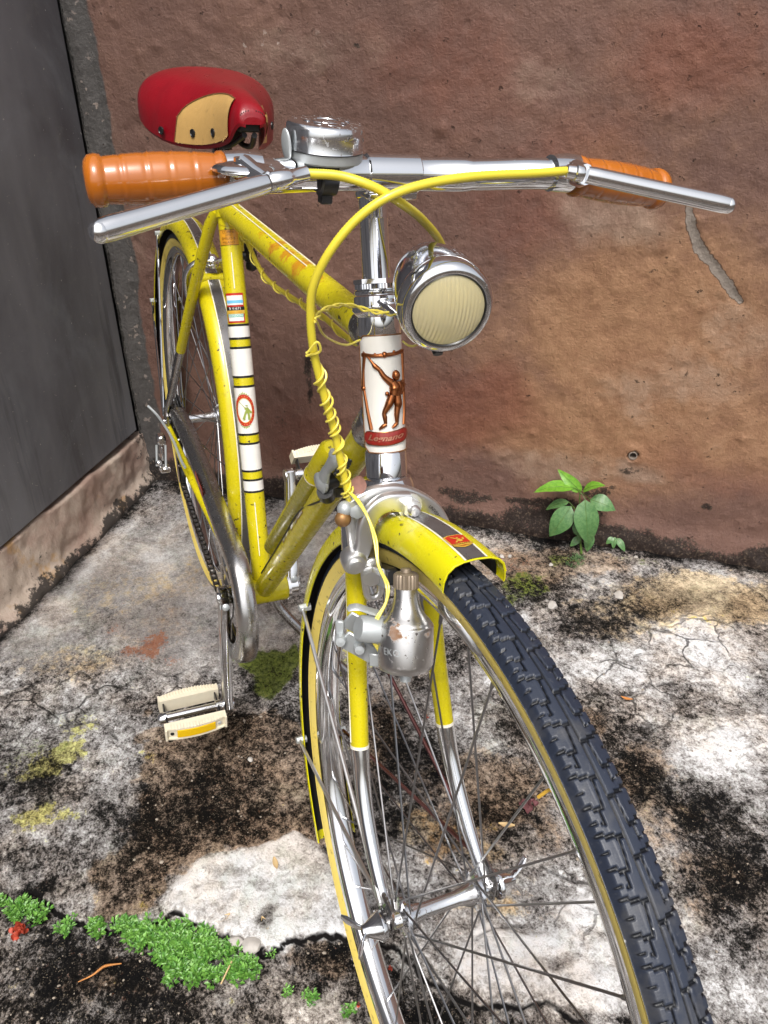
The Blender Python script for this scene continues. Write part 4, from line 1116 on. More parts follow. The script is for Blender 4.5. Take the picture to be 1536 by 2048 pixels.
# ---- wheels
def tyre(name, parent, N, detail=True):
    T = np.linspace(0, 2 * math.pi, N, endpoint=False)
    vt = np.linspace(-1, 1, 71 if detail else 25)
    HW = 0.0176
    wall_ = [(0.0126, 0.3095), (0.0140, 0.3130), (0.0154, 0.3165), (0.0166, 0.3205), (0.0174, 0.3245), (0.01755, 0.3262)]
    prof = [(-y, r, 1, 0) for y, r in wall_] + [(HW * v, 0, 0, v) for v in vt] + [(y, r, 1, 0) for y, r in wall_[::-1]]
    A_, Y_, R__ = [], [], []
    K = len(prof); vs = np.zeros((N, K, 3)); GR = np.zeros((N, K), np.float32)
    arc = T * WR; Pd = 2 * math.pi * WR / 64.0
    for j, (y, r, wl_, v) in enumerate(prof):
        if wl_: rr = np.full(N, r)
        else:
            a = abs(v); rr = np.full(N, WR - 0.0036 * a ** 2 - 0.0075 * float(sstep(0.80, 1.02, np.array(a))))
            if detail:
                ph = (arc / Pd + (0.37 if v > 0 else 0.0)) % 1.0
                g = np.zeros(N)

                def lat(p, a0, a1, wd=0.042):
                    d_ = np.minimum(np.abs(ph - p), 1 - np.abs(ph - p))
                    return (1 - sstep(wd * .55, wd * 1.15, d_)) * (1.0 if a0 <= a <= a1 else 0.0)

                def lon(ac, p0, p1, wd=0.050, slope=0.0):
                    c_ = ac + slope * (ph - p0)
                    return (1 - sstep(wd * .55, wd * 1.15, np.abs(a - c_))) * ((ph >= p0) & (ph <= p1))
                g = np.maximum.reduce([lat(0.0, .03, .33), lat(.05, .31, .63), lat(.11, .61, .97), lon(.31, .50, 1.0, slope=-.16), lat(.50, .28, .63), lat(.57, .61, .97), lon(.46, .22, .50, .04), lat(.30, .66, .97, .028), lat(.82, .66, .97, .028), lat(.26, .46, .60, .025),
                                       np.full(N, float(1 - sstep(.030, .058, np.array(a))))])
                g = g * (1 - .75 * float(sstep(.80, .93, np.array(a))))
                rr = rr - 0.0023 * g - 0.00030 * (0.5 + 0.5 * np.sin(arc * 2 * math.pi / .0016 + v * 20)) * ((a > 0.45) & (a < 0.84))
        GR[:, j] = (g if (detail and not wl_) else 0)
        vs[:, j, 0] = rr * np.cos(T); vs[:, j, 1] = y; vs[:, j, 2] = rr * np.sin(T)
    idx = np.arange(N * K).reshape(N, K); nx = np.roll(idx, -1, 0)
    q = np.stack([idx[:, :-1], nx[:, :-1], nx[:, 1:], idx[:, 1:]], -1)
    mi = np.tile(np.array([1 if (prof[j][2] or (prof[j + 1][2])) else 0 for j in range(K - 1)]), (N, 1))
    me = bpy.data.meshes.new(name)
    v = vs.reshape(-1, 3).astype(np.float32); q = q.reshape(-1, 4).astype(np.int32)
    me.vertices.add(len(v)); me.vertices.foreach_set('co', v.ravel()); me.loops.add(q.size); me.loops.foreach_set('vertex_index', q.ravel())
    me.polygons.add(len(q)); me.polygons.foreach_set('loop_start', np.arange(0, q.size, 4, dtype=np.int32))
    at = me.attributes.new('groove', 'FLOAT', 'POINT'); at.data.foreach_set('value', GR.ravel())
    me.materials.append(M_rub); me.materials.append(M_gum)
    me.polygons.foreach_set('material_index', mi.ravel().astype(np.int32)); me.polygons.foreach_set('use_smooth', np.ones(len(q), bool))
    me.update(calc_edges=True); me.validate()
    o = bpy.data.objects.new(name, me); COL.objects.link(o); o.parent = parent; return o


SPK = {}


def wheel(name, C, parent, N, flange, detail=True):
    rim = MB(); n = 160
    prof = [(0.0125, 0.3128), (0.0136, 0.3120), (0.0138, 0.3090), (0.0134, 0.3035), (0.0120, 0.2990), (0.0085, 0.2962), (0.0040, 0.2948)]
    pr = [(y, r) for y, r in prof] + [(0, 0.2944)] + [(-y, r) for y, r in prof[::-1]]
    rows = []
    for y, r in pr: rows.append([V(r * math.cos(t), y, r * math.sin(t)) for t in np.linspace(0, 2 * math.pi, n, endpoint=False)])
    rim.grid(rows, closed=True)
    wo = rim.build(name, M_chr, parent, sharp=50); wo.location = tuple(C)
    tyre('tyre', wo, N, detail)
    fr, fy, br_ = flange
    hub = MB()
    pf = [(0.0052, -fy - .010), (0.0072, -fy - .010), (0.0080, -fy - .004), (fr * 0.62, -fy - .0030), (fr, -fy - .0015), (fr, -fy + .0015), (fr * 0.6, -fy + .003), (br_ * 1.35, -fy + .009), (br_, -fy + .020), (br_, 0)]
    pf = pf + [(r, -h) for r, h in pf[::-1][1:]]
    hub.lathe(pf, V(0, 0, 0), LEFT, 28); hub.tube([LEFT * -0.068, LEFT * 0.068], 0.0045, 12)
    hub.build('hub', M_chr_pit, wo)
    # spokes: 36, laced three cross
    for s in (-1, 1):
        for d in (-1, 1):
            key = (name, s, d)
            a0, a1 = 0.0, R_(62) * d
            p0 = V(fr * 0.84, s * fy + 0.0022 * d, 0); p1 = V(0.2955 * math.cos(a1), s * 0.002, 0.2955 * math.sin(a1))
            mb = MB(); mb.tube([p0 + V(0, -0.003 * d, 0), p0, lerp(p0, p1, .03), p1], [0.0011, 0.00105, 0.0010, 0.0010], 6)
            u = unit(p1 - p0); mb.tube([p1 - u * 0.014, p1 - u * 0.002, p1], [0.0016, 0.0018, 0.0018], 8)
            base = None
            for k in range(9):
                rot = R_(40 * k + (20 if d > 0 else 0) + (10 if s > 0 else 0) + (4))
                if base is None:
                    o = mb.build('spoke', M_spoke, wo); base = o
                else:
                    o = base.copy(); COL.objects.link(o); o.parent = wo
                o.rotation_euler = (0, -rot, 0)
    return wo


fw_ = wheel('front_wheel', AX, bike, 2900, (0.0175, 0.0360, 0.0068))
rw_ = wheel('rear_wheel', RX, bike, 400, (0.0190, 0.0330, 0.0085), detail=False)
# valve on the front rim
va = math.atan2(*(BY(1108, 1568, -0.008) - AX)[[2, 0]])
vd = V(math.cos(va), 0, math.sin(va))
MB().tube([vd * 0.294 + V(0, -.006, 0), vd * 0.280 + V(0, -.011, 0)], 0.0012, 8).build('valve_stem', simple('brass', (0.7, 0.42, 0.06), 0.35), fw_)
# wing nuts
for s in (-1, 1):
    wnut = MB()
    nk = 60; rows = []
    for r, h in [(0.0128, 0), (0.0132, 0.0005), (0.0132, 0.0036), (0.0125, 0.0042)]:
        rows.append([V(0, s * (0.0555 + h), 0) + (r + (0.0003 if k % 2 else 0)) * V(math.cos(2 * math.pi * k / nk), 0, math.sin(2 * math.pi * k / nk)) for k in range(nk)])
    wnut.grid(rows, closed=True)
    wnut.lathe([(0.0125, 0.0042), (0.0110, 0.0062), (0.0062, 0.0150), (0.0050, 0.0195), (0.0, 0.0205)], V(0, s * 0.0555, 0), LEFT * s, 28)
    for q in (1, -1):
        ang = R_(100 if s > 0 else 10)
        d = V(math.cos(ang), 0, math.sin(ang)) * q
        P = [V(0, s * 0.070, 0), V(0, s * 0.077, 0) + d * 0.008, V(0, s * 0.083, 0) + d * 0.017, V(0, s * 0.086, 0) + d * 0.022]
        wnut.tube(P, [0.003, 0.0038, 0.0045, 0.0025], 10, oval=(np.cross(d, LEFT), 0.42))
    wnut.build('wing_nut', M_chr, fw_)

# ---- fork
crown = MB()
crown.lathe([(0.0165, 0.008), (0.0185, 0.004), (0.0185, -0.004), (0.0165, -0.010), (0.0150, -0.020)], hax(0.353), UD, 28)
P = spline([hax(0.343, -0.032, 0.001), hax(0.347, -0.024), hax(0.349, 0), hax(0.347, 0.024), hax(0.343, 0.032, 0.001)], 5)
crown.tube(P, 0.0125, 14, oval=(UD, 1.15))
for s in (-1, 1): crown.tube([hax(0.346, s * 0.0310), hax(0.305, s * 0.0325)], [0.0128, 0.0122], 16)
crown.box(hax(0.352, 0.024, 0.004), (0.024, 0.020, 0.014), np.stack([ND, LEFT, UD], 1), 0.002)
crown.build('fork_crown', M_chr, bike)
for s in (-1, 1):
    pts = [hax(0.335, s * .0312), hax(0.27, s * .0350, .001), hax(0.20, s * .0392, .003), hax(0.135, s * .0430, .008)]
    Pp = spline(pts, 6); rr = list(np.linspace(0.0112, 0.0095, len(Pp)))
    blade = MB().tube(Pp, rr, 18, oval=(ND, 0.86)).build('fork_blade', M_yel, bike)
    pts2 = [pts[-1], hax(0.10, s * .0450, .0145), hax(0.065, s * .0468, .0275), hax(0.030, s * .0480, .0480), hax(0.008, s * .0485, .066), hax(-0.001, s * .0485, .0745)]
    Pp = spline(pts2, 7); rr = list(np.linspace(0.0094, 0.0054, len(Pp)))
    MB().tube(Pp, rr, 18, oval=(ND, 0.92)).build('fork_chrome_end', M_chr, blade)
    MB().tube([hax(0.1336, s * .0431, .0082), hax(0.1364, s * .0429, .0078)], 0.0099, 18, oval=(ND, 0.88)).build('white_ring', M_whiteline, blade)
    MB().box(AX + V(-0.004, s * 0.0505, 0.006), (0.026, 0.0042, 0.034), bev=0.003).lathe([(0.010, 0), (0.010, 0.0018)], AX + V(0, s * 0.0525, 0), LEFT * s, 20).build('fork_dropout', M_chr_dark, blade)
    line = [q + RGT * 0.0083 * (1 if s < 0 else 1) for q in spline([hax(0.30, s * .0335), hax(0.22, s * .0380, .002), hax(0.14, s * .0427, .0075)], 5)]
    if s < 0: MB().tube(line, 0.0007, 6).build('fork_pinstripe', M_whiteline, blade)


# ---- mudguards
M_stripe = simple('grey_steel_stripe', (0.27, 0.265, 0.27), 0.28, metal=0.75, var=0.35, scale=40)
def guard(name, C, a0, a1, rc, parent, N=70, mat=M_fend, strip_mat=None, bulge=None):
    sec = [(-.0248, -.0225), (-.0251, -.0205), (-.0246, -.0145), (-.0222, -.0075), (-.0172, -.0030), (-.0105, -.0008), (-.0092, -.0006), (0.0, 0.0)]
    sec = sec + [(-y, r) for y, r in sec[::-1][1:]]
    T = np.linspace(R_(a0), R_(a1), N); M_ = MB()
    K = len(sec)
    outer = [[V((rc + dr) * math.cos(t), y, (rc + dr) * math.sin(t)) for y, dr in sec] for t in T]
    inner = [[V((rc + dr - .0009) * math.cos(t), y * 0.965, (rc + dr - .0009) * math.sin(t)) for y, dr in sec] for t in T]
    M_.grid(outer); M_.grid(inner)
    for E_ in (0, -1): M_.grid([outer[E_], inner[E_]])
    M_.grid([[r[0] for r in outer], [r[0] for r in inner]]); M_.grid([[r[-1] for r in outer], [r[-1] for r in inner]])
    g = M_.build(name, mat, parent, sharp=50); g.location = tuple(C)
    u = MB(); u.grid([[V((rc + dr - .0013) * math.cos(t), y * 0.955, (rc + dr - .0013) * math.sin(t)) for y, dr in sec] for t in T[1:-1]])
    u.build('inner_face', M_black, g)
    for nm, y0, y1, mt, h in [('steel_stripe', -.0074, .0074, M_stripe, .0005), ('white_line', -.0091, -.0075, M_whiteline, .0003), ('white_line', .0075, .0091, M_whiteline, .0003)]:
        s_ = MB(); ys_ = np.linspace(y0, y1, 6)
        s_.grid([[V((rc + h - .0006 * (abs(y) / .0105) ** 2) * math.cos(t), y, (rc + h - .0006 * (abs(y) / .0105) ** 2) * math.sin(t)) for y in ys_] for t in np.linspace(R_(a0 + .15), R_(a1), N)])
        s_.build(nm, mt, g)
    return g


fg_ = guard('front_mudguard', AX, 94.5, 222, 0.3568, bike)
rg_ = guard('rear_mudguard', RX, -18, 205, 0.3640, bike, 110, mat=M_yel)
# rolled tip and badge of the front mudguard
ta = R_(94.5)
MB().tube([V((.3568 + dr) * math.cos(ta), y, (.3568 + dr) * math.sin(ta)) for y, dr in [(-.0246, -.0145), (-.0222, -.0075), (-.0172, -.0030), (-.0105, -.0008), (0, 0), (.0105, -.0008), (.0172, -.0030), (.0222, -.0075), (.0246, -.0145)]], 0.00065, 8).build('rolled_edge', M_fend, fg_)


def on_guard(u, s, h, ac=99.0):
    """u across to the left, s forwards along the crown"""
    t = R_(ac) - s / .3568
    r = .3568 + h - .0006 * (abs(u) / .0105) ** 2
    return V(r * math.cos(t), u, r * math.sin(t))


sh = [(-.0085, .0085), (-.004, .0100), (.004, .0100), (.0085, .0085), (.0085, -.004), (.0065, -.0085), (0, -.0112), (-.0065, -.0085), (-.0085, -.004)]
sh = [(u, -s) for u, s in sh][::-1]
for nm, mt, k, h in [('guard_shield', M_golddec, 1.0, .0009), ('shield_field', M_reddec, .86, .0012)]:
    m = MB(); vs = [on_guard(0, 0, h)] + [on_guard(u * k, s * k, h) for u, s in sh]; m.add(vs, [(0, i + 1, (i + 1) % len(sh) + 1) for i in range(len(sh))]); m.build(nm, mt, fg_)
m = MB()
for a, b, wd in [((-.004, -.0055), (.0002, -.001), .0006), ((.0002, -.0015), (.001, .003), .0014), ((.0004, -.004), (.0008, -.003), .001), ((-.001, .001), (-.0035, .0035), .0007), ((.001, .001), (.0045, -.0005), .0006), ((.0045, -.0005), (.0045, -.003), .0006)]:
    a, b = np.array(a), np.array(b); d = unit(b - a); nn = np.array([-d[1], d[0]]) * wd
    m.add([on_guard(*(a + nn), .0015), on_guard(*(a - nn), .0015), on_guard(*(b - nn), .0015), on_guard(*(b + nn), .0015)], [(0, 1, 2, 3)])
m.build('shield_figure', M_golddec, fg_)
m = MB(); m.grid([[on_guard(u, .0048 + .0008 * abs(u) / .007, .0015) for u in np.linspace(-.0078, .0078, 8)], [on_guard(u, .0088, .0015) for u in np.linspace(-.0078, .0078, 8)]]); m.build('shield_ribbon', M_golddec, fg_)
tv, tf = text2d('LEGNANO', 0.0034)
MB().add([on_guard(v[0], .0068 - v[1], .0018) for v in tv], tf).build('shield_lettering', M_browndec, fg_)


def stay(p0, p1, mat, eye=0.0045, s=-1):
    m = MB(); d = unit(p1 - p0)
    m.tube([p0, lerp(p0, p1, .5), p1], 0.0021, 8); o = m.build('mudguard_stay', mat, bike)
    b = MB(); b.ball(p0, 0.0042, 12); b.lathe([(0.0042, -0.004), (0.0048, 0.004), (0.0048, 0.009)], p0, LEFT * -s * 1.0, 6)
    b.build('stay_bolt', M_zinc, o)
    return o


for s in (-1, 1):
    for px, py in ((605, 1215), (599, 1480)):
        q = BY(px, py, -0.0285); q = V(q[0], s * 0.0285, q[2])
        stay(q, AX + V(-0.012, s * 0.0535, 0.012), M_satin if s < 0 else M_redrefl_stay, s=s)
    # rear stays
    for a in (158, 120):
        q = RX + V(0.350 * math.cos(R_(a)), s * 0.0285, 0.350 * math.sin(R_(a)))
        stay(q, RX + V(-0.004, s * 0.066, 0.010), M_chr, s=s)
# rear reflector and white tail
q = RX + V(.372 * math.cos(R_(150)), 0, .372 * math.sin(R_(150)))
dr_ = unit(V(math.cos(R_(150)), 0, math.sin(R_(150)))); dt_ = V(-dr_[2], 0, dr_[0])
MB().box(q + dr_ * .008, (0.018, 0.034, 0.040), np.stack([dr_, LEFT, dt_], 1), .005).build('tail_reflector', M_redplastic, bike)
MB().box(q + dr_ * .003 + dt_ * .052, (0.006, 0.030, 0.045), np.stack([dr_, LEFT, dt_], 1), .002).build('tail_plate', M_white, bike)

# ---- stem and handlebar
BARX, BARZ = 0.3755, 0.9085
m = MB(); m.lathe([(0.0112, 0.0), (0.0112, 0.050), (0.0114, 0.0505), (0.0112, 0.051), (0.0112, 0.0685)], hax(0.534), UD, 32, cap=False)
m.lathe([(0.0112, 0), (0.0130, 0.001), (0.0135, 0.003), (0.0135, 0.012), (0.0128, 0.016), (0.0115, 0.0175), (0, 0.0178)], hax(0.5995), UD, 32)
m.tube([hax(0.604), lerp(hax(0.612), V(BARX, 0, BARZ), .45), V(BARX, 0, BARZ)], [0.0115, 0.0120, 0.0125], 20)
m.build('stem', M_chr, bike)
bar = MB()
P = [V(0.4195, -0.150, 0.9135), V(0.418, -0.128, 0.9138), V(0.408, -0.100, 0.9120), V(0.390, -0.068, 0.9095), V(BARX + .002, -0.035, BARZ), V(BARX, 0, BARZ), V(BARX + .002, 0.035, BARZ), V(0.390, 0.068, 0.9105), V(0.408, 0.100, 0.9145), V(0.418, 0.128, 0.9155), V(0.4195, 0.150, 0.9145)]
Ps = spline(P, 6); rr = [0.0122 if abs(p[1]) < 0.060 else 0.0112 for p in Ps]
bar.tube(Ps, rr, 28)
hb = bar.build('handlebar', M_chr, bike)
cl = MB(); cl.tube([V(BARX, -0.0205, BARZ), V(BARX, -0.0195, BARZ), V(BARX, 0.0205, BARZ), V(BARX, 0.0215, BARZ)], [0.0130, 0.0139, 0.0139, 0.0130], 28)
cl.box(V(BARX - .002, 0.001, BARZ - 0.0145), (0.020, 0.040, 0.006), bev=.0015)
cl.build('bar_clamp', M_chr, bike)


def grip(i0, i1, s):
    d = unit(i1 - i0); L = np.linalg.norm(i1 - i0)
    prof = [(0.0112, -0.001), (0.0136, 0.0), (0.0146, 0.0015), (0.0146, 0.0045), (0.0132, 0.0062)]
    for k in range(60):
        t = k / 59; x = 0.0075 + (L - 0.0075 - 0.012) * t
        r = 0.0134 + 0.0019 * math.sin(math.pi * min(1, t * .95 + .02)) ** .8
        for c_ in (.16, .38, .60, .82): r += 0.0004 * math.exp(-((t - c_) / .010) ** 2) - .0004 * math.exp(-((t - c_ - .03) / .02) ** 2)
        prof.append((r, x))
    prof += [(0.0150, L - 0.011), (0.0156, L - 0.008), (0.0150, L - 0.004), (0.0120, L - .0012), (0.008, L - 0.0002), (0, L)]
    g = MB().lathe(prof, i0, d, 36).build('grip', M_grip, hb, sharp=60)
    return g


grip(BX(452, 351, .420), BX(168, 363, .4135), -1)
grip(BX(1148, 352, .4195), BX(1322, 380, .4135), 1)


def lever(s, st, mid, tip, bar_at, hinge):
    """inverted roller lever: cable barrel, hinge bracket on the bar, tubular blade"""
    P = spline([mid, lerp(mid, tip, .33), lerp(mid, tip, .7), tip], 6)
    n = len(P); rr = list(np.interp(np.linspace(0, 1, n), [0, .05, .5, .94, 1], [.0056, .0060, .0062, .0068, .0064]))
    lv = MB().tube(P, rr, 20, oval=(UP, 0.92))
    d = unit(P[-1] - P[-2]); lv.ball(P[-1], (0.0063, 0.0063, 0.0063), 16)
    lo = lv.build('brake_lever', M_alu, bike)
    b = MB(); u = unit(st - mid)
    b.tube([mid + u * .002, mid + u * .004, lerp(mid, st, .55), lerp(mid, st, .6), st, st + u * .0005], [.0050, .0060, .0058, .0048, .0044, .0038], 18)
    b.build('cable_barrel', M_alu, lo)
    h = MB(); c = hinge
    h.ball(c, (.016, .020, .0045), 18, np.eye(3)); h.tube([c + V(0, 0, .002), c + V(0, 0, .0065)], [.0060, .0056], 16)
    h.tube([c, lerp(c, mid, .6) + V(0, 0, -.001), mid], [.009, .0085, .007], 14, oval=(UP, .8))
    h.tube([bar_at + LEFT * -.013 + V(0.001, 0, .001), bar_at + V(.001, 0, .001), bar_at + LEFT * .013 + V(.001, 0, .001)], [.0128, .0140, .0128], 24)
    h.build('lever_bracket', M_chr, lo)
    return lo


lever(-1, BX(614, 347, .456), BX(532, 367, .4600), BX(200, 463, .497), V(.416, -.122, .9137), BX(486, 338, .438))
lever(1, BX(1133, 342, .456), BX(1172, 349, .4600), BX(1455, 410, .488), V(.416, .124, .9155), BX(1150, 345, .438))

# ---- bell
be = V(.384, -.0560, .0); bz = BX(648, 316, .384)[2]
be = V(.384, BX(648, 316, .384)[1], bz)
bl = MB(); bl.lathe([(0.0, .0236), (.012, .0240), (.0232, .0236), (.0252, .0230), (.0266, .0218), (.0273, .0198), (.0275, .016), (.0277, .0075), (.0280, .0068), (.0268, .0070), (.0255, .012), (.020, .020), (0, .021)], be, V(.06, .0, 1), 56)
bell = bl.build('bell', M_chr_pit, bike, sharp=55)
bb = MB(); bb.lathe([(.010, -.0012), (.0255, -.0010), (.0267, .0002), (.0268, .0058), (.0255, .0060)], be, V(.06, 0, 1), 48); bb.box(be + V(0, .0, -.006), (.014, .012, .012), bev=.002); bb.build('bell_base', M_zinc, bell)
bc = MB(); bc.tube([V(.392 - .003, be[1] - .0055, .9095), V(.392 - .003, be[1] + .0055, .9098)], 0.0139, 24); bc.box(V(.389, be[1], .8945), (.008, .009, .008), bev=.001); bc.build('bell_clamp', M_blackpl, bell)
tl = BX(573, 290, .392)
bt = MB(); bt.ball(tl, (.0052, .0018, .0105), 16, np.array([[.94, -.34, 0], [.34, .94, -.1], [0, .1, 1]])); bt.tube([tl + V(0, .001, -.002), be + V(.004, -.022, .002)], .0016, 8); bt.build('thumb_lever', M_zinc, bell)
# embossed mark on the bell top
rl = MB()
for k in range(9):
    a = 2 * math.pi * k / 9
    rl.box(be + V(.0255 * .06 + .0145 * math.cos(a), .0145 * math.sin(a), .0239), (.003, .006, .0006), np.array([[math.cos(a), -math.sin(a), 0], [math.sin(a), math.cos(a), 0], [0, 0, 1]]), .0003)
rl.lathe([(.0085, 0), (.0090, .0007), (.0105, .0007), (.0110, 0)], be + V(.0015, 0, .0234), V(.06, 0, 1), 40, cap=False)
rl.build('bell_relief', M_chr, bell)

# ---- headlamp
LC = V(.4867, 0, .8424); laz, lel = R_(-9.3), R_(-8.7)
LA = V(math.cos(laz) * math.cos(lel), math.sin(laz) * math.cos(lel), math.sin(lel))
lam = MB(); lam.lathe([(.0316, -.010), (.0312, -.018), (.0302, -.028), (.0282, -.040), (.0250, -.051), (.0200, -.061), (.0130, -.068), (.006, -.071), (0, -.0715)], LC, LA, 56)
lamp = lam.build('headlamp', M_lampshell, bike, sharp=60)
rm = MB(); rm.lathe([(.0312, -.0115), (.0326, -.0105), (.0332, -.0085), (.0331, -.004), (.0326, .0002), (.0314, .0032), (.0295, .0050), (.0276, .0057), (.0263, .0054), (.0261, .0030)], LC, LA, 64, cap=False)
rm.build('lamp_rim', M_chr, lamp, sharp=60)
rs_ = MB(); rs_.lathe([(.0263, .0050), (.0258, .0056), (.0250, .0046)], LC, LA, 56, cap=False); rs_.build('lens_seal', M_blackline, lamp)
e1 = unit(np.cross(UP, LA)); e2 = np.cross(LA, e1)
ln = MB()
for side in (0, 1):
    rows = []; nn_ = 190 if side == 0 else 40
    for i in range(nn_ + 1):
        u = -1 + 2 * i / nn_; row = []
        for j in range(nn_ + 1):
            v = -1 + 2 * j / nn_
            x = u * math.sqrt(1 - v * v / 2); y = v * math.sqrt(1 - u * u / 2); rr_ = min(1, x * x + y * y)
            zz = .0020 + .0052 * (1 - rr_) - side * .0016
            if side == 0: zz += .00042 * (0.75 + .5 * math.sin(5 * x + 3 * y)) * (0.5 - 0.5 * math.cos((x + .10 * y * y) * 2 * math.pi * 9.0)) * (1 - rr_) ** .25
            row.append(LC + e1 * x * .0257 + e2 * y * .0257 + LA * (zz + .0022))
        rows.append(row)
    ln.grid(rows)
ln.build('lamp_lens', M_lens, lamp, sharp=80)
rf = MB(); rf.lathe([(.0282, .0002), (.0262, -.0075), (.022, -.016), (.015, -.0235), (.006, -.0275), (0, -.028)], LC, LA, 48); rf.build('lamp_reflector', M_bowl, lamp)
bu = MB(); bu.ball(LC - LA * .014, .0045, 14); bu.tube([LC - LA * .028, LC - LA * .016], .0042, 12); bu.build('bulb', simple('bulb_glass', (.75, .74, .66), .1), lamp)
# bracket from the headset to the lamp
bk_ = MB(); h0 = hax(.5215)
bk_.lathe([(.0170, -.004), (.0196, -.004), (.0196, .004), (.0170, .004)], h0, UD, 36)
P = spline([h0 + ND * .018, lerp(h0 + ND * .02, LC - LA * .030 - UP * .028, .5) + UP * -.003, LC - LA * .030 - UP * .026], 6)
bk_.tube(P, .0085, 14, oval=(LEFT, .35))
bk_.build('lamp_bracket', M_chr, bike)
cb = MB(); q = LC - LA * .012 - UP * .033
cb.tube([LC - LA * .03 - UP * .027, q, q + LA * .004 - UP * .004], [.006, .005, .0035], 12); cb.build('lamp_foot', M_blackpl, lamp)

# ---- brake cables, lamp wires
cabR = [BX(614, 347, .456), BX(680, 352, .462), BX(745, 373, .470), BX(800, 405, .468), BX(845, 440, .445), BX(882, 488, .405), BX(890, 540, .365), BX(845, 600, .345), BX(790, 660, .342), BY(715, 684, .020), BY(671, 655, .016), BY(645, 632, .014), BY(616, 616, .012), BY(574, 589, .010), BY(548, 571, .008), BY(528, 551, .006), BY(512, 523, .004), BY(500, 496, .003), BY(489, 470, .002)]
cabL = [BX(1133, 342, .456), BX(1060, 347, .462), BX(960, 352, .470), BX(860, 366, .476), BX(780, 392, .476), BX(715, 437, .472), BX(662, 500, .468), BX(629, 565, .462), BX(621, 620, .458), BX(627, 700, .455), BX(648, 790, .453), BX(668, 860, .452), BX(683, 930, .452), BX(696, 985, .452), BX(700, 1008, .452)]


def sheath(name, pts):
    P = spline(pts, 26); r = [0.00295 * (1 + .045 * ((i % 2) * 2 - 1)) for i in range(len(P))]
    return MB().tube(P, r, 12).build(name, M_cable, bike, sharp=70), P


cR, PR_ = sheath('rear_brake_cable', cabR)
cL, PL_ = sheath('front_brake_cable', cabL)
for P, t in ((PR_, 0.02), (PL_, .02)): pass
P = spline([BX(698, 985, .452), BX(704, 1010, .450), BX(706, 1040, .448)], 5)
MB().tube(P, .0033, 10).build('cable_adjuster', M_zinc, cL)
# twin lamp wire: from the dynamo up the front cable, over to the lamp
i0 = max(i for i in range(len(PL_)) if PL_[i][2] > BX(632, 705, .455)[2])
h1 = helix(PL_[i0:-6], .0039, 8.5, .4, 18, fn=lambda t: t ** .80 + .012 * math.sin(9 * t))
h2 = helix(PL_[i0 + 4:-6], .0040, 6.5, 1.0, 18, fn=lambda t: t ** .84 + .015 * math.sin(7 * t + 1))
for hx in (h1, h2): MB().tube(hx, .0009, 6).build('wire_winding', M_wire, cL)
drop = [BX(698, 985, .456), BX(712, 1000, .468), BX(735, 1035, .484), BX(748, 1080, .496), BX(756, 1130, .510), BX(772, 1170, .520), BX(771, 1205, .530), BX(750, 1240, .536), BX(743, 1275, .540), BX(757, 1302, .542)]
for k, dx in enumerate((0, 5)):
    pp = [p + RB * (dx / FPX * .62) * (1 if j % 2 else .3) * (1 if k else -1) for j, p in enumerate(drop)]
    MB().tube(spline(pp, 8), .0009, 6).build('dynamo_wire', M_wire, bike)
top = [BX(630, 640, .462), BX(645, 622, .440), BX(672, 612, .415), BX(705, 612, .398), BX(740, 622, .397), BX(780, 628, .408), BX(806, 633, .428)]
for k in (0, 1):
    pp = []
    S_ = spline(top, 8)
    for j, p in enumerate(S_): a = j * .55 + k * math.pi; pp.append(p + .0013 * (math.cos(a) * UP + math.sin(a) * RB))
    MB().tube(pp, .0009, 6).build('lamp_wire', M_wire, bike)
for pts in ([BX(612, 712, .455), BX(640, 703, .462), BX(634, 684, .464), BX(615, 705, .460)], [BX(632, 640, .455), BX(650, 672, .43), BX(690, 690, .40), BX(720, 680, .385)],
            [BX(806, 683, .42), BX(815, 690, .43), BX(826, 692, .44), BX(836, 688, .45)]):
    MB().tube(spline(pts, 6), .0009, 6).build('wire_loop', M_wire, bike)
ir = [i for i in range(len(PR_)) if PR_[i][0] < .34 and PR_[i][2] < .80]
hr = helix(PR_[ir[0]:], .0040, 9.5, .0, 16)
MB().tube(hr, .0009, 6).build('wire_winding', M_wire, cR)

# ---- front brake
def flat_arm(pts, wd, th, name, mat, parent, x=.462):
    """a flat forged arm: a centre line in the plane x, with widths"""
    P = spline([BX(px, py, x) for px, py in pts], 7); n = len(P)
    ww = np.interp(np.linspace(0, 1, n), np.linspace(0, 1, len(wd)), wd) / 2
    return MB().tube(P, list(ww), 24, oval=(np.cross(unit(P[1] - P[0]), FWD), th / (np.mean(ww) * 2)), sq=.45).build(name, mat, parent, sharp=50)


cal = flat_arm([(815, 1003), (775, 1004), (748, 1020), (732, 1050), (728, 1085), (720, 1108), (708, 1122)], [.017, .0160, .0150, .0150, .0145, .014, .013], .0085, 'caliper_arm', M_satin, bike, .4640)
arm2 = flat_arm([(694, 1034), (708, 1010), (740, 992), (785, 986), (825, 996), (862, 1018), (882, 1048), (888, 1075)], [.012, .013, .015, .016, .016, .0155, .0145, .013], .0085, 'caliper_arm', M_satin, bike, .4530)
flat_arm([(702, 1022), (706, 1055), (710, 1095), (708, 1122)], [.011, .012, .011, .012], .006, 'caliper_arm', M_satin, bike, .4530)
bo = BX(815, 1006, .462); m = MB()
bd = unit(ND * .9 + V(.25, -.12, -.1))
m.lathe([(.0105, 0), (.0105, .003), (.0078, .0032)], bo + bd * .003, bd, 24); m.lathe([(.0078, .0032), (.0078, .0105), (.0050, .0108)], bo + bd * .003, bd, 6); m.lathe([(.0048, .0108), (.0048, .0155), (.0035, .0172), (0, .0176)], bo + bd * .003, bd, 18)
m.build('pivot_bolt', M_satin, cal)
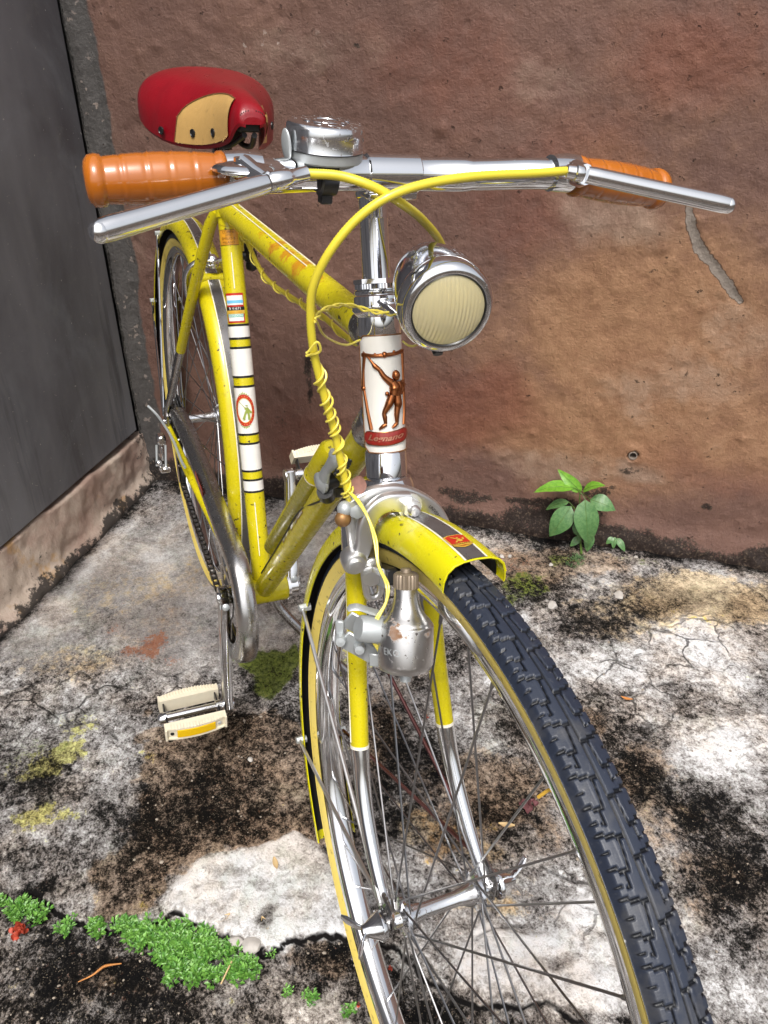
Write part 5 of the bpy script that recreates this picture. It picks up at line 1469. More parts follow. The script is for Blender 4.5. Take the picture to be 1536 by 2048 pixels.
k0 = BX(708, 1123, .466); m = MB(); m.lathe([(.0095, -.010), (.0102, -.006), (.0102, .003), (.0085, .006), (.0060, .0062), (.0055, .0095), (.0040, .0098), (0, .0099)], k0, unit(V(.9, -.1, .05)), 22); m.build('arm_pivot', M_satin, cal)
# pad holder with its slot, nut and brake block
e_z = unit(BX(750, 1205, .462) - BX(738, 1112, .462)); e_y = unit(np.cross(e_z, FWD)); o_ = BX(744, 1158, .463)
sg = np.sign(np.dot(e_y, LEFT)); e_y = e_y * sg
hl, hw = .0205, .0088
outl = [(hl - .0 + hw * math.cos(t) - .002, hw * math.sin(t)) for t in np.linspace(-math.pi / 2, math.pi / 2, 10)] + [(-hl, hw), (-hl, -hw)]
ph = MB()
Pp = [o_ + e_z * x + e_y * y for x, y in outl]
loop = [o_ + e_z * x + e_y * y for x, y in [(-.016, -.0062), (.0, -.0064), (.014, -.0062), (.0185, -.0045), (.0205, 0), (.0185, .0045), (.014, .0062), (0, .0064), (-.016, .0062), (-.019, 0)]]
ph.tube(spline(loop + [loop[0]], 4)[:-1], .0030, 10, closed=True)
ph.build('pad_holder', M_satin, cal)
m = MB(); nb = BX(742, 1150, .470); m.lathe([(.0085, -.006), (.0085, .0000)], nb, unit(V(1, -.35, .0)), 20).lathe([(.0078, .0000), (.0078, .0060), (.004, .0066)], nb, unit(V(1, -.35, 0)), 6); m.build('pad_nut', M_satin, cal)
t0 = math.atan2(*(BX(768, 1150, .462) - AX)[[2, 0]]); tt = V(-math.sin(t0), 0, math.cos(t0)); tr = V(math.cos(t0), 0, math.sin(t0))
for s in (-1, 1):
    m = MB(); m.box(AX + tr * .305 + LEFT * s * .0205, (.050, .012, .014), np.stack([tt, LEFT, tr], 1), .002); m.build('brake_block', M_blackpl, cal)
    m = MB(); m.box(AX + tr * .305 + LEFT * s * .0275, (.052, .003, .0165), np.stack([tt, LEFT, tr], 1), .0012); m.build('block_shoe', M_zinc, cal)
m = MB(); m.ball(BX(690, 1018, .455), (.0065, .0065, .007), 14); m.lathe([(.0065, 0), (.0065, .009), (.004, .010)], BX(712, 1014, .458), unit(V(.9, -.2, .1)), 6); m.build('cable_anchor', M_zinc, cal)
m = MB(); m.ball(BX(686, 1038, .458), (.006, .0068, .0068), 14); m.build('anchor_nut', simple('rusty_nut', (.30, .16, .06), .45, metal=.5, var=.4, scale=150), cal)
for s, z, pts, x in [('UNIVERSAL', .0046, [(757, 1040), (765, 1030), (775, 1023), (785, 1019)], .4690), ]:
    tv, tf = text2d(s, z, align='CENTER')
    o0 = BX(770, 1032, x); ex = unit(BX(786, 1021, x) - BX(756, 1044, x)); ey = np.cross(FWD, ex)
    MB().add([o0 + ex * v[0] * .85 + ey * (v[1] * .7 - 12 * v[0] ** 2) for v in tv], tf).build('arm_lettering', M_browndec, cal)
tv, tf = text2d('UNIVERSAL', .0042); o0 = BX(872, 1026, .4582); ex = unit(BX(886, 1050, .4582) - BX(858, 1012, .4582)); ey = np.cross(FWD, ex)
MB().add([o0 + ex * v[0] + ey * (v[1] - 10 * v[0] ** 2) for v in tv], tf).build('arm_lettering', M_blackline, arm2)

# ---- dynamo
d0, d1 = BY(811, 1335, -.038), BY(812, 1150, -.031)
DA = unit(d1 - d0); DL = np.linalg.norm(d1 - d0); K_ = DL / 185.0
m = MB(); m.lathe([(r * K_, h * K_) for r, h in [(30, -8), (38, -6), (50, 0), (53.5, 8), (54.5, 14), (54.5, 86), (53.5, 89), (51.5, 90), (50.5, 93), (47, 98), (41, 104), (35, 112), (29.5, 121), (25.5, 132), (23, 144), (22, 160)]], d0, DA, 56)
dyn = m.build('dynamo', M_rusty, bike, sharp=50)
nk = 44; rows = []
for h, r in [(159, 22), (160, 25), (184, 25), (188, 23)]:
    rows.append([d0 + DA * h * K_ + (r * K_ - (.0007 if k % 2 else 0)) * (math.cos(2 * math.pi * k / nk) * unit(np.cross(DA, UP)) + math.sin(2 * math.pi * k / nk) * unit(np.cross(DA, np.cross(DA, UP)))) for k in range(nk)])
m = MB(); m.grid(rows, closed=True); m.lathe([(22, 187), (20, 190), (11, 191), (10, 199), (0, 200)] and [(r * K_, h * K_) for r, h in [(23, 187.5), (20, 190), (11, 191), (10, 198), (0, 199)]], d0, DA, 24)
m.build('friction_roller', simple('roller_brown', (.24, .19, .14), .45, metal=.5, var=.3, scale=120), dyn, sharp=25)
m = MB(); m.lathe([(r * K_, h * K_) for r, h in [(13, -8), (13, -20), (11, -21), (11, -27), (0, -28)]], d0, -DA * -1, 14); m.build('terminal', M_zinc, dyn)
c0, c1 = BX(716, 1256, .535), BX(775, 1262, .537)
m = MB(); m.tube([c0 + unit(c0 - c1) * -.0005, c0, lerp(c0, c1, .08), c1], [.0055, .0085, .0100, .0102], 22); m.build('dynamo_hinge', M_zinc, dyn)
m = MB(); ex = unit(BX(752, 1312, .530) - BX(684, 1274, .518)); ez = unit(np.cross(ex, np.cross(UP, ex)))
cc = lerp(BX(684, 1276, .520), BX(752, 1312, .531), .5)
m.box(cc, (.030, .017, .0028), np.stack([ex, ez, np.cross(ex, ez)], 1), .001); m.build('clamp_plate', M_zinc, dyn)
m = MB(); cc2 = cc + np.cross(ex, ez) * (-.024 if np.cross(ex, ez)[0] > 0 else .024)
m.box(cc2, (.030, .017, .0028), np.stack([ex, ez, np.cross(ex, ez)], 1), .001); m.build('clamp_plate', M_zinc, dyn)
for px, py, x in ((719, 1297, .530), (681, 1281, .522)):
    m = MB(); m.lathe([(.0048, -.004), (.0048, .0015), (.0036, .0038), (0, .0042)], BX(px, py, x), unit(V(.9, -.35, .3)), 14); m.build('clamp_screw', M_zinc, dyn)
m = MB(); m.box(BX(680, 1255, .515), (.004, .007, .012), np.array([[.8, -.5, .2], [.5, .8, .1], [-.2, 0, 1]]).T, .001); m.build('clamp_tab', M_zinc, dyn)
m = MB(); P = spline([BX(694, 1217, .525), BX(715, 1214, .528), BX(740, 1222, .530), BX(764, 1228, .530)], 5); m.tube(P, [.0012] + [.0036] * (len(P) - 2) + [.0030], 10, oval=(UP, .35)); 
m = MB(); m.tube(P, [.0015] + [.0042] * (len(P) - 2) + [.0034], 12, oval=(np.cross(unit(P[1] - P[0]), UP), .30)); m.build('release_lever', M_zinc, dyn)
m = MB(); m.box(BX(748, 1320, .536), (.002, .008, .011), np.array([[.8, -.5, .2], [.5, .8, .1], [-.2, 0, 1]]).T, .0008); m.build('earth_tag', M_zinc, dyn)
tv, tf = text2d('EKO', .0075)
f1 = unit(CB - d0); f1 = unit(f1 - DA * np.dot(f1, DA)); g1 = np.cross(DA, f1)
vs = []
for v in tv:
    a = R_(-30) + v[0] / (54.5 * K_); vs.append(d0 + DA * (44 * K_ + v[1]) + (54.5 * K_ + .0002) * (math.cos(a) * f1 + math.sin(a) * g1))
MB().add(vs, tf).build('dynamo_lettering', M_zinc, dyn)

# ---- cranks, pedals, chain
CRA = R_(-70.26); CD = V(math.cos(CRA), 0, math.sin(CRA))


def crank(s, d, y):
    E_ = BB + d * .170 + LEFT * s * (y + .010); B0 = BB + LEFT * s * y
    c = MB(); c.lathe([(.0150, -.022), (.0165, -.020), (.0165, .004), (.0145, .0055), (.0085, .0060), (.0080, .0085), (0, .0088)], B0, LEFT * s, 28)
    fw = np.cross(d, LEFT); fw = unit(fw)
    P = [B0 + d * .006 - LEFT * s * .004, B0 + d * .028 - LEFT * s * .002, B0 + d * .036, lerp(B0, E_, .6), E_ - d * .012, E_ + d * .006]
    c.tube(P, [.0150, .0150, .0128, .0115, .0105, .0112], 20, oval=(fw, .70), sq=.4)
    c.lathe([(.0095, -.008), (.0105, -.006), (.0105, .005), (.0095, .0065)], E_, LEFT * s, 24)
    o = c.build('crank', M_alu if s > 0 else M_chr, bike, sharp=30)
    m = MB(); q = B0 + d * .012 - LEFT * s * .001; fd = fw if fw[0] > 0 else -fw
    m.lathe([(.0085, .009), (.0085, .0122), (.0060, .0124), (.0055, .0150), (.0030, .0170), (0, .0172)], q, fd, 18); m.build('cotter_bolt', M_zinc, o)
    return E_


def pedal(E_, s, tilt, Lp, name='pedal'):
    ca, sa = math.cos(tilt), math.sin(tilt)
    ex = V(ca, 0, -sa); ez = V(sa, 0, ca); ey = LEFT * s
    M_ = np.stack([ex, ey, ez], 1)
    at = lambda x, y, z: E_ + ex * x + ey * y + ez * z
    a = MB(); a.tube([at(0, .004, 0), at(0, .011, 0)], .0070, 16); a.tube([at(0, .011, 0), at(0, .019, 0), at(0, .020, 0), at(0, Lp - .006, 0), at(0, Lp - .005, 0), at(0, Lp + .004, 0), at(0, Lp + .008, 0)], [.0088, .0088, .0058, .0058, .0085, .0080, .005], 18)
    p = a.build(name, M_alu, bike)
    for y in (.016, Lp - .004):
        m = MB(); m.box(at(0, y, 0), (.058, .0025, .014), M_, .0008); m.build('pedal_end_plate', M_blackpl, p)
    for d in (1, -1):
        m = MB(); n = 15; yy = np.linspace(.010, Lp + .002, n)
        bow = lambda t: .006 * (1 - (2 * t - 1) ** 2)
        h0, h1 = -.0115, .0115
        R0 = []
        for k in range(n):
            t = k / (n - 1); xo = d * (.033 + bow(t)); xi = d * (.022)
            R0.append([at(xo, yy[k], h0), at(xo, yy[k], h0 + .0028), at(xo - d * .002, yy[k], h0 + .0029), at(xo - d * .002, yy[k], h1 - .0031), at(xo, yy[k], h1 - .003), at(xo, yy[k], h1), at(xi, yy[k], h1 + .0006), at(xi, yy[k], h0)])
        m.grid(R0, closed=True)
        m.f.append(tuple(len(m.v) - 8 + j for j in range(8))); m.m.append(0); m.f.append(tuple(7 - j for j in range(8))); m.m.append(0)
        for yk in (.0112, Lp + .0008): m.box(at(d * .0330, yk, 0), (.006, .0032, .0228), M_, .0006)
        t_ = 18
        for k in range(t_):
            y = lerp(.016, Lp - .006, k / (t_ - 1)); m.box(at(d * (.0300 + bow(k / (t_ - 1)) * .8), y, h1 + .0006), (.009, .0020, .0016), M_, .0003)
        m.build('pedal_block', M_cream, p, sharp=30)
        m = MB(); m.grid([[at(d * (.0312 + bow(t)), lerp(.013, Lp - .001, t), z) for z in (-.0085, .0085)] for t in np.linspace(0, 1, 12)]); m.build('block_face', M_greyplate, p)
        m = MB(); rws = []
        for t in np.linspace(.17, .84, 10): rws.append([at(d * (.0315 + bow(t)), lerp(.013, Lp - .001, t), -.0078), at(d * (.0336 + bow(t)), lerp(.013, Lp - .001, t), -.0070), at(d * (.0336 + bow(t)), lerp(.013, Lp - .001, t), .0070), at(d * (.0315 + bow(t)), lerp(.013, Lp - .001, t), .0078)])
        m.grid(rws); m.build('reflector', M_refl, p)
        for t, mt in ((.09, M_zinc), (.92, M_blackpl)):
            m = MB(); m.lathe([(.0030, 0), (.0026, .0016), (0, .0022)], at(d * (.0312 + bow(t)), lerp(.013, Lp - .001, t), 0), ex * d, 12); m.build('block_rivet', mt, p)
    return p


eR = crank(-1, CD, .0625); eL = crank(1, -CD, .0475)
pedal(eR, -1, R_(3), .098); pedal(eL, 1, R_(38), .092)

cr0 = BB + LEFT * -.0455
ch = MB(); nt = 44
rows = []
for y in (-.0012, .0012):
    rows.append([cr0 + LEFT * y + (.0850 + (.0042 if k % 2 else 0)) * V(math.cos(2 * math.pi * k / (2 * nt)), 0, math.sin(2 * math.pi * k / (2 * nt))) for k in range(2 * nt)])
inn = [[cr0 + LEFT * y + .0740 * V(math.cos(2 * math.pi * k / (2 * nt)), 0, math.sin(2 * math.pi * k / (2 * nt))) for k in range(2 * nt)] for y in (-.0012, .0012)]
ch.grid([rows[0], rows[1], inn[1], inn[0], rows[0]], closed=True)
for k in range(5):
    a = 2 * math.pi * k / 5 + .5; d = V(math.cos(a), 0, math.sin(a)); ch.tube([cr0 + d * .016, cr0 + d * .046, cr0 + d * .077], [.009, .0065, .010], 10, oval=(LEFT, 1.0) if False else (np.cross(d, LEFT), .16))
ch.lathe([(.022, -.002), (.022, .002)], cr0, LEFT, 28)
ch.build('chainring', M_chr_dark, bike, sharp=25)
# sprockets
sp = MB()
for k, (r, y) in enumerate([(.024, -.0525), (.028, -.0485), (.033, -.0445), (.040, -.0405), (.046, -.0365)]):
    rw = []
    nn2 = 48
    for yy in (-.0011, .0011): rw.append([RX + LEFT * (y + yy) + (r + (.002 if j % 2 else -.001)) * V(math.cos(2 * math.pi * j / nn2), 0, math.sin(2 * math.pi * j / nn2)) for j in range(nn2)])
    c_ = [[RX + LEFT * (y + yy) + .010 * V(math.cos(2 * math.pi * j / nn2), 0, math.sin(2 * math.pi * j / nn2)) for j in range(nn2)] for yy in (-.0011, .0011)]
    sp.grid([c_[0], rw[0], rw[1], c_[1]], closed=True)
sp.build('sprocket_cluster', M_black, bike, sharp=25)
# rear derailleur
def dp(px, py, x=-.452): return BX(px, py, x)


dr = MB(); dr.box(dp(322, 878, -.448), (.022, .016, .018), bev=.003); dr.box(dp(324, 905, -.452), (.014, .006, .030), bev=.002)
dro = dr.build('rear_derailleur', M_alu, bike)
pc, pdn = RX + V(.022, -.046, -.050), RX + V(.038, -.046, -.098)
for y in (-.0405, -.0525):
    m = MB(); dd = unit(pdn - pc); m.tube([V(pc[0], y, pc[2]) - dd * .014, V(pc[0], y, pc[2]), lerp(pc, pdn, .5) * V(1, 0, 1) + V(0, y, 0), V(pdn[0], y, pdn[2]), V(pdn[0], y, pdn[2]) + dd * .014], [.006, .011, .007, .011, .006], 12, oval=(np.cross(dd, LEFT), .12)); m.build('cage_plate', M_alu, dro)
for q in (pc, pdn):
    m = MB(); m.lathe([(.006, -.004), (.0165, -.003), (.0165, .003), (.006, .004)], q, LEFT, 24); m.build('jockey_wheel', M_blackpl, dro)
m = MB(); m.box(dp(330, 937, -.430), (.020, .020, .012), bev=.003); m.lathe([(.004, 0), (.004, .004), (0, .005)], dp(322, 936, -.42), FWD, 12); m.build('cage_foot', M_alu, dro)
m = MB()
for dx in (-9, 9): m.tube([dp(322 + dx, 890, -.44), dp(323 + dx, 932, -.43)], .0022, 8)
m.build('parallelogram', M_zinc, dro); m = MB(); m.ball(dp(318, 926, -.430), .006, 12); m.build('adjust_screw', M_alu, dro)
cbl = [dp(296, 812, -.470), dp(318, 835, -.44), dp(345, 878, -.36), BX(362, 920, -.30), BX(370, 935, -.27)]
MB().tube(spline(cbl, 6), .0024, 8).build('shift_cable_loop', M_zinc, dro)
# chain: one piece of roller links along its run
run = []
for t in np.linspace(R_(97), R_(-97), 30): run.append(cr0 + .0885 * V(math.cos(t), 0, math.sin(t)))
low = [pdn + V(.010, 0, -.018), pdn + V(-.014, 0, -.008), lerp(pdn, pc, .5) + V(-.004, 0, .002), pc + V(.016, 0, .0), pc + V(.012, 0, .016), RX + V(.030, -.0455, -.012)]
for t in np.linspace(R_(-20), R_(100), 10)[::-1] if False else np.linspace(R_(-10), R_(-260), 16): low.append(RX + V(.034 * math.cos(t), -.0455, .034 * math.sin(t)))
path = run + [lerp(run[-1], low[0], t) for t in np.linspace(.03, .97, 26)] + low
path.append(path[0])
L = np.r_[0, np.cumsum([np.linalg.norm(path[i + 1] - path[i]) for i in range(len(path) - 1)])]
ck = MB(); npit = int(L[-1] / .0127)
pts = [np.array([np.interp(k * L[-1] / npit, L, [p[i] for p in path]) for i in range(3)]) for k in range(npit + 1)]
for k in range(npit):
    a, b = pts[k], pts[k + 1]; w2 = .0036 if k % 2 else .0046; d = unit(b - a + 1e-9); pn = np.cross(d, LEFT)
    for s in (-1, 1):
        c = (a + b) / 2 + LEFT * s * w2; ck.box(c, (np.linalg.norm(b - a) + .005, .0012, .0080), np.stack([d, LEFT, pn], 1))
    ck.tube([a - LEFT * .0052, a + LEFT * .0052], .0032, 6)
cko = ck.build('chain', chrome('oily_chain', base=(.10, .095, .09), rough=.3, pit=.55, rust=.6), bike, flat=True); cko['kind'] = 'stuff'

# ---- chain guard: a bright pressed channel round the front of the ring and along the upper run
gp = [(.100 * math.cos(t), BBH + .100 * math.sin(t)) for t in np.linspace(R_(-112), R_(76), 26)] + [(-.03, .3575), (-.10, .3650), (-.18, .3740), (-.27, .3805), (-.36, .3815), (-.425, .3760)]
gp = [V(x, 0, z) for x, z in gp]
gp = [gp[i] for i in range(0, 26, 3)] + gp[26:]
Gs = spline(gp, 6); rows = []
sec = [(-.0595, -.024), (-.0605, -.019), (-.0602, -.009), (-.0580, -.0022), (-.0530, .0012), (-.0465, .0024), (-.0390, .0020), (-.0345, .0002), (-.0325, -.0045), (-.0325, -.0075)]
for i, p in enumerate(Gs):
    d = unit(Gs[min(i + 1, len(Gs) - 1)] - Gs[max(i - 1, 0)]); nn = np.cross(d, LEFT); nn = nn * (1 if np.dot(nn, p - BB) > 0 or i > 60 else -1)
    if nn[2] < 0 and p[0] < 0 and p[2] > BBH: nn = -nn
    k = 1.0 if p[2] < .33 or p[0] > -.02 else max(.62, 1 - .9 * (-.02 - p[0]))
    rows.append([p + LEFT * y + nn * (h if h > -.01 else h * k) for y, h in sec])
cg = MB().grid(rows); cg.grid([[q + LEFT * (.0008 if j < 3 else 0) - (q - p) * .02 for j, q in enumerate(r)] for r, p in zip(rows, Gs)])
cgo = cg.build('chain_guard', M_guard, bike, sharp=60)
fl = MB(); ang = np.linspace(R_(-112), R_(112), 40)
fl.grid([[cr0 + LEFT * (-.0590 + .0455) + r * V(math.cos(t), 0, math.sin(t)) + LEFT * (-.0455 - cr0[1]) for t in ang] for r in (.0710, .0720, .0780, .0860)])
fl.build('guard_flange', M_guard, cgo)
m = MB(); q = V(-.155, -.0610, .3665); m.box(q, (.055, .0006, .011), np.stack([unit(V(1, 0, -.11)), LEFT, unit(V(.11, 0, 1))], 1)); m.build('guard_transfer', M_redenamel, cgo)
P = spline([V(-.030, -.047, .345), V(-.042, -.050, .320), V(-.030, -.050, .290)], 5); MB().tube(P, .0030, 8).build('guard_bracket', M_chr, cgo)

# ---- kickstand
kf = LM.T @ GP(740, 1385)
k0 = V(-.055, .036, .232)
P = spline([k0, BX(552, 1203, -.052), BX(600, 1258, -.030), BX(660, 1312, -.012), lerp(BX(700, 1345, .0), kf, .5), kf + V(0, 0, .004)], 6)
ks = MB().tube(P, list(np.linspace(.0085, .0072, len(P))), 16).build('kickstand', M_chr_dark, bike)
MB().box(V(-.045, .020, .240), (.034, .050, .016), bev=.003).build('stand_plate', M_chr_dark, ks)
MB().lathe([(.0090, .0), (.0095, .004), (.0085, .018)], kf + V(0, 0, .002), unit(P[-3] - P[-1]), 14).build('stand_foot', M_blackpl, ks)

# ---- pump on the down tube and shift lever
pu0 = BB + DTD * .128 - DTN * .0285 + LEFT * -.003; pu1 = BB + DTD * .475 - DTN * .0285 + LEFT * -.003
m = MB(); Lp = np.linalg.norm(pu1 - pu0)
m.lathe([(0, -.001), (.006, 0), (.0105, .003), (.0122, .008), (.0122, Lp * .78), (.0124, Lp * .78)], pu0, unit(pu1 - pu0), 28); pmp = m.build('frame_pump', M_yel_dull, bike)
m = MB(); m.lathe([(.0124, 0), (.0132, .0005), (.0132, .003), (.0128, .0035), (.0126, .02), (.0120, Lp * .22 - .006), (.008, Lp * .22), (0, Lp * .22)], pu0 + unit(pu1 - pu0) * Lp * .78, unit(pu1 - pu0), 28); m.build('pump_handle', M_yel, pmp)
m = MB(); m.lathe([(.0133, 0), (.0136, .0006), (.0136, .0020), (.0133, .0026)], pu0 + unit(pu1 - pu0) * Lp * .785, unit(pu1 - pu0), 28, cap=False); m.build('pump_ring', M_whiteline, pmp)
sc0 = BX(641, 966, .318); sx = unit(RGT + V(.25, 0, -.05))
m = MB(); m.tube([sc0 - sx * .016, sc0 - sx * .004], .0095, 18); so_ = m.build('shift_lever', M_blackpl, bike)
MB().tube([BB + DTD * .452, BB + DTD * .474], .0172, 24).build('lever_band', M_blackpl, bike)
m = MB(); m.lathe([(.0100, -.003), (.0108, -.002), (.0108, .0008), (.0085, .0014), (.0060, .0030), (0, .0036)], sc0, sx, 24); m.build('lever_washer', M_zinc, so_)
lt = BX(672, 903, .345); P = spline([sc0 - sx * .003, lerp(sc0, lt, .4), lerp(sc0, lt, .8) + V(.004, 0, 0), lt], 5)
m = MB(); m.tube(P, list(np.interp(np.linspace(0, 1, len(P)), [0, .4, .8, 1], [.0085, .0052, .0085, .0070])), 14, oval=(np.cross(unit(lt - sc0), sx), .6)); m.build('lever_arm', M_zinc, so_)
m = MB(); q = BX(683, 930, .344)
for i in range(5):
    for j in range(3): m.ball(q + unit(lt - sc0) * (i - 2) * .0052 + V(.004, .004 * (j - 1), 0), (.0026, .0024, .0026), 6)
m.build('knurled_pad', M_blackpl, so_)
m = MB(); P = spline([BX(652, 985, .325), BX(658, 992, .318), BX(648, 1000, .31)], 5); m.tube([BX(650, 982, .322), BX(655, 992, .316)], .0085, 16); m.build('cable_stop', M_blackpl, so_)
P = [BX(646, 1000, .300)] + [BB + DTD * t + .0158 * unit(RGT * .80 - DTN * .60) for t in (.34, .25, .15, .07)]
MB().tube(spline(P, 6), .0011, 6).build('shift_cable', M_black, bike)

# ---- saddle
stn = [  # x, half width, crown height, skirt depth, flatness
    (-.0455, .0110, .9010, .0080, 2.2), (-.0480, .0165, .9085, .0140, 2.3), (-.0560, .0200, .9155, .0270, 2.4), (-.0750, .0225, .9215, .0490, 2.5), (-.1000, .0250, .9250, .0600, 2.4),
    (-.1300, .0310, .9265, .0690, 2.2), (-.1650, .0420, .9270, .0755, 2.1), (-.2000, .0600, .9285, .0795, 2.1), (-.2350, .0790, .9315, .0800, 2.2), (-.2650, .0915, .9345, .0760, 2.3), (-.2900, .0965, .9365, .0680, 2.4), (-.3080, .0930, .9360, .0560, 2.4), (-.3200, .0830, .9330, .0430, 2.4), (-.3270, .0640, .9280, .0300, 2.3), (-.3300, .0400, .9230, .0180, 2.2)]
SX = np.linspace(0, len(stn) - 1, 70); sd_ = np.array(stn)
cols = np.stack([np.interp(SX, range(len(stn)), sd_[:, k]) for k in range(5)], 1)
for k in range(5): cols[2:-2, k] = (cols[:-4, k] + 2 * cols[1:-3, k] + 2 * cols[2:-2, k] + 2 * cols[3:-1, k] + cols[4:, k]) / 8
SN = 41


def sadp(i, q, off=0.0):
    x, hw, zc, dp_, p = cols[i]
    a = abs(q); sg_ = 1 if q >= 0 else -1
    t = a * math.pi / 2 * 1.06
    y = sg_ * hw * (math.sin(min(t, math.pi / 2)) ** .85) * (1.0 - .10 * max(0, a - .8)) * (1 + off * 18)
    z = zc + off - dp_ * (1 - math.cos(min(a * 1.02, 1) * math.pi / 2) ** .75) * .98
    return V(x + (-.010 * a * a if i > 40 else 0), y, z)


rows = [[sadp(i, q) for q in np.linspace(-1, 1, SN)] for i in range(70)]
m = MB().grid(rows); m.add(rows[0], [tuple(range(SN))])
inn = [[p + V(0, -.0022 * np.sign(q), -.0012) * (1 if abs(q) > .05 else 0) + V(0, 0, -.0022) for p, q in zip(r, np.linspace(-1, 1, SN))] for r in rows]
m.grid(inn); m.grid([[r[0] for r in rows], [r[0] for r in inn]]); m.grid([[r[-1] for r in rows], [r[-1] for r in inn]]); m.grid([rows[-1], inn[-1]])
sad = m.build('saddle', M_red, bike, sharp=60); sad.location.y = .006


def patch(side, name):
    """tan leather flap over the side of the nose, with a frayed edge"""
    rows = []; i0, i1 = 14, 35
    for i in range(i0, i1 + 1):
        t = (i - i0) / (i1 - i0)
        qtop = .33 + .665 * (1 - math.sqrt(max(0, 1 - t * t)))
        qs = np.linspace(min(qtop, .995), 1.0, 12)
        rows.append([sadp(i, side * q, .0016) + V(0, side * .0012, 0) for q in qs])
    o = MB().grid(rows).build(name, M_tan, sad)
    e = [r[0] + V(0, side * .0004, .0003) for r in rows]
    MB().tube(e, .0007, 6).build('flap_stitching', simple('brown_thread', (.16, .08, .025), .8), sad)
    rr = random.Random(3); fz = MB()
    for k in range(60):
        i = rr.randrange(len(rows)); p = rows[i][rr.choice((0, 0, -1))]
        d = V(rr.uniform(-1, 1), rr.uniform(-1, 1), rr.uniform(-1, .6)) * rr.uniform(.001, .004); fz.tube([p, p + d * .5 + V(0, side * .0006, 0), p + d], [.0003, .00025, .0001], 4, cap=False)
    z = fz.build('frayed_edge', simple('frayed_fibre', (.50, .33, .14), .9), sad); z['kind'] = 'stuff'
    return o


patch(-1, 'tan_flap')
# the nose strip at the left also frayed
rows = []
for i in range(4, 34):
    rows.append([sadp(i, q, .0014) + V(0, .001, 0) for q in np.linspace(.66 + .05 * math.sin(i * 1.3), .97, 8)])
MB().grid(rows).build('tan_flap', M_tan, sad)
def on_saddle(px, py, side):
    best = None
    for i in range(4, 66):
        for q in np.linspace(.2, 1, 33):
            p = sadp(i, side * q, .0022) + V(0, .006, 0) - CB; z = p @ FB
            d = math.hypot(768 + FPX * (p @ RB) / z - px, 1024 - FPX * (p @ UB) / z - py)
            if best is None or d < best[0]: best = (d, i, side * q)
    return best[1:]


for px, py, sd__ in [(324, 262, -1), (384, 269, -1), (429, 268, -1), (541, 250, 1)]:
    i, q = on_saddle(px, py, sd__); q = max(-.97, min(.97, q))
    p = sadp(i, q, .0030) + V(0, .0012 * sd__, 0); n = np.cross(sadp(i + 1, q) - sadp(i - 1, q), sadp(i, q + .02) - sadp(i, q - .02)); n = unit(n); n = n * (1 if n[1] * sd__ > 0 else -1)
    m = MB(); m.lathe([(.0050, -.001), (.0050, .0006), (.0040, .0010), (.0034, .0002), (0, .0001)], p, n, 18); m.build('saddle_eyelet', M_blackpl, sad)
# stitches along the nose edge
m = MB()
for side in (-1, 1):
    for k in range(5): m.ball(sadp(4, side * (.15 + .12 * k), .0006), .0007, 6)
m.build('nose_stitch', M_black, sad)
# steelwork under the saddle
m = MB()
for s in (-1, 1):
    m.tube(spline([V(-.062, s * .006, .880), V(-.110, s * .014, .862), V(-.180, s * .018, .856), V(-.250, s * .030, .862), V(-.305, s * .060, .878)], 5), .0034, 10)
m.box(V(-.075, 0, .888), (.030, .026, .010), bev=.002)
m.box(V(-.178, 0, .868), (.030, .042, .022), bev=.004)
m.build('saddle_frame', M_black, sad)

# ================================================================== plants and litter
def WO(px, py, off):
    d = _ray(px, py, C_R, C_U, C_F); p0 = PW + nR * off
    return CAM + d * (np.dot(p0 - CAM, nR) / np.dot(d, nR))


def gz(p, h=0.0):
    return V(p[0], p[1], h - .003)


def leaf(base, tip, wd, face, mat, parent, name='leaf', droop=.12, n=10, fold=.18):
    L = np.linalg.norm(tip - base); d = unit(tip - base); sd = unit(np.cross(d, face)); up = np.cross(sd, d)
    rows = []
    for i in range(n + 1):
        t = i / n; w_ = wd * (math.sin(math.pi * min(1, t ** .72)) ** .85) * (1 - .15 * t) + 1e-5
        c = base + d * L * t + up * L * droop * math.sin(math.pi * t) * 1.0
        rows.append([c + sd * w_ * q + up * (abs(q) * w_ * fold + .03 * wd * math.sin(i * 2.2 + q * 2)) for q in (-1, -.55, 0, .55, 1)])
    lo = MB().grid(rows).build(name, mat, parent, sharp=70)
    MB().tube([r[2] + up * .0003 for r in rows], list(np.linspace(.0007, .0002, n + 1)), 5).build('midrib', M_stem, lo)
    return lo


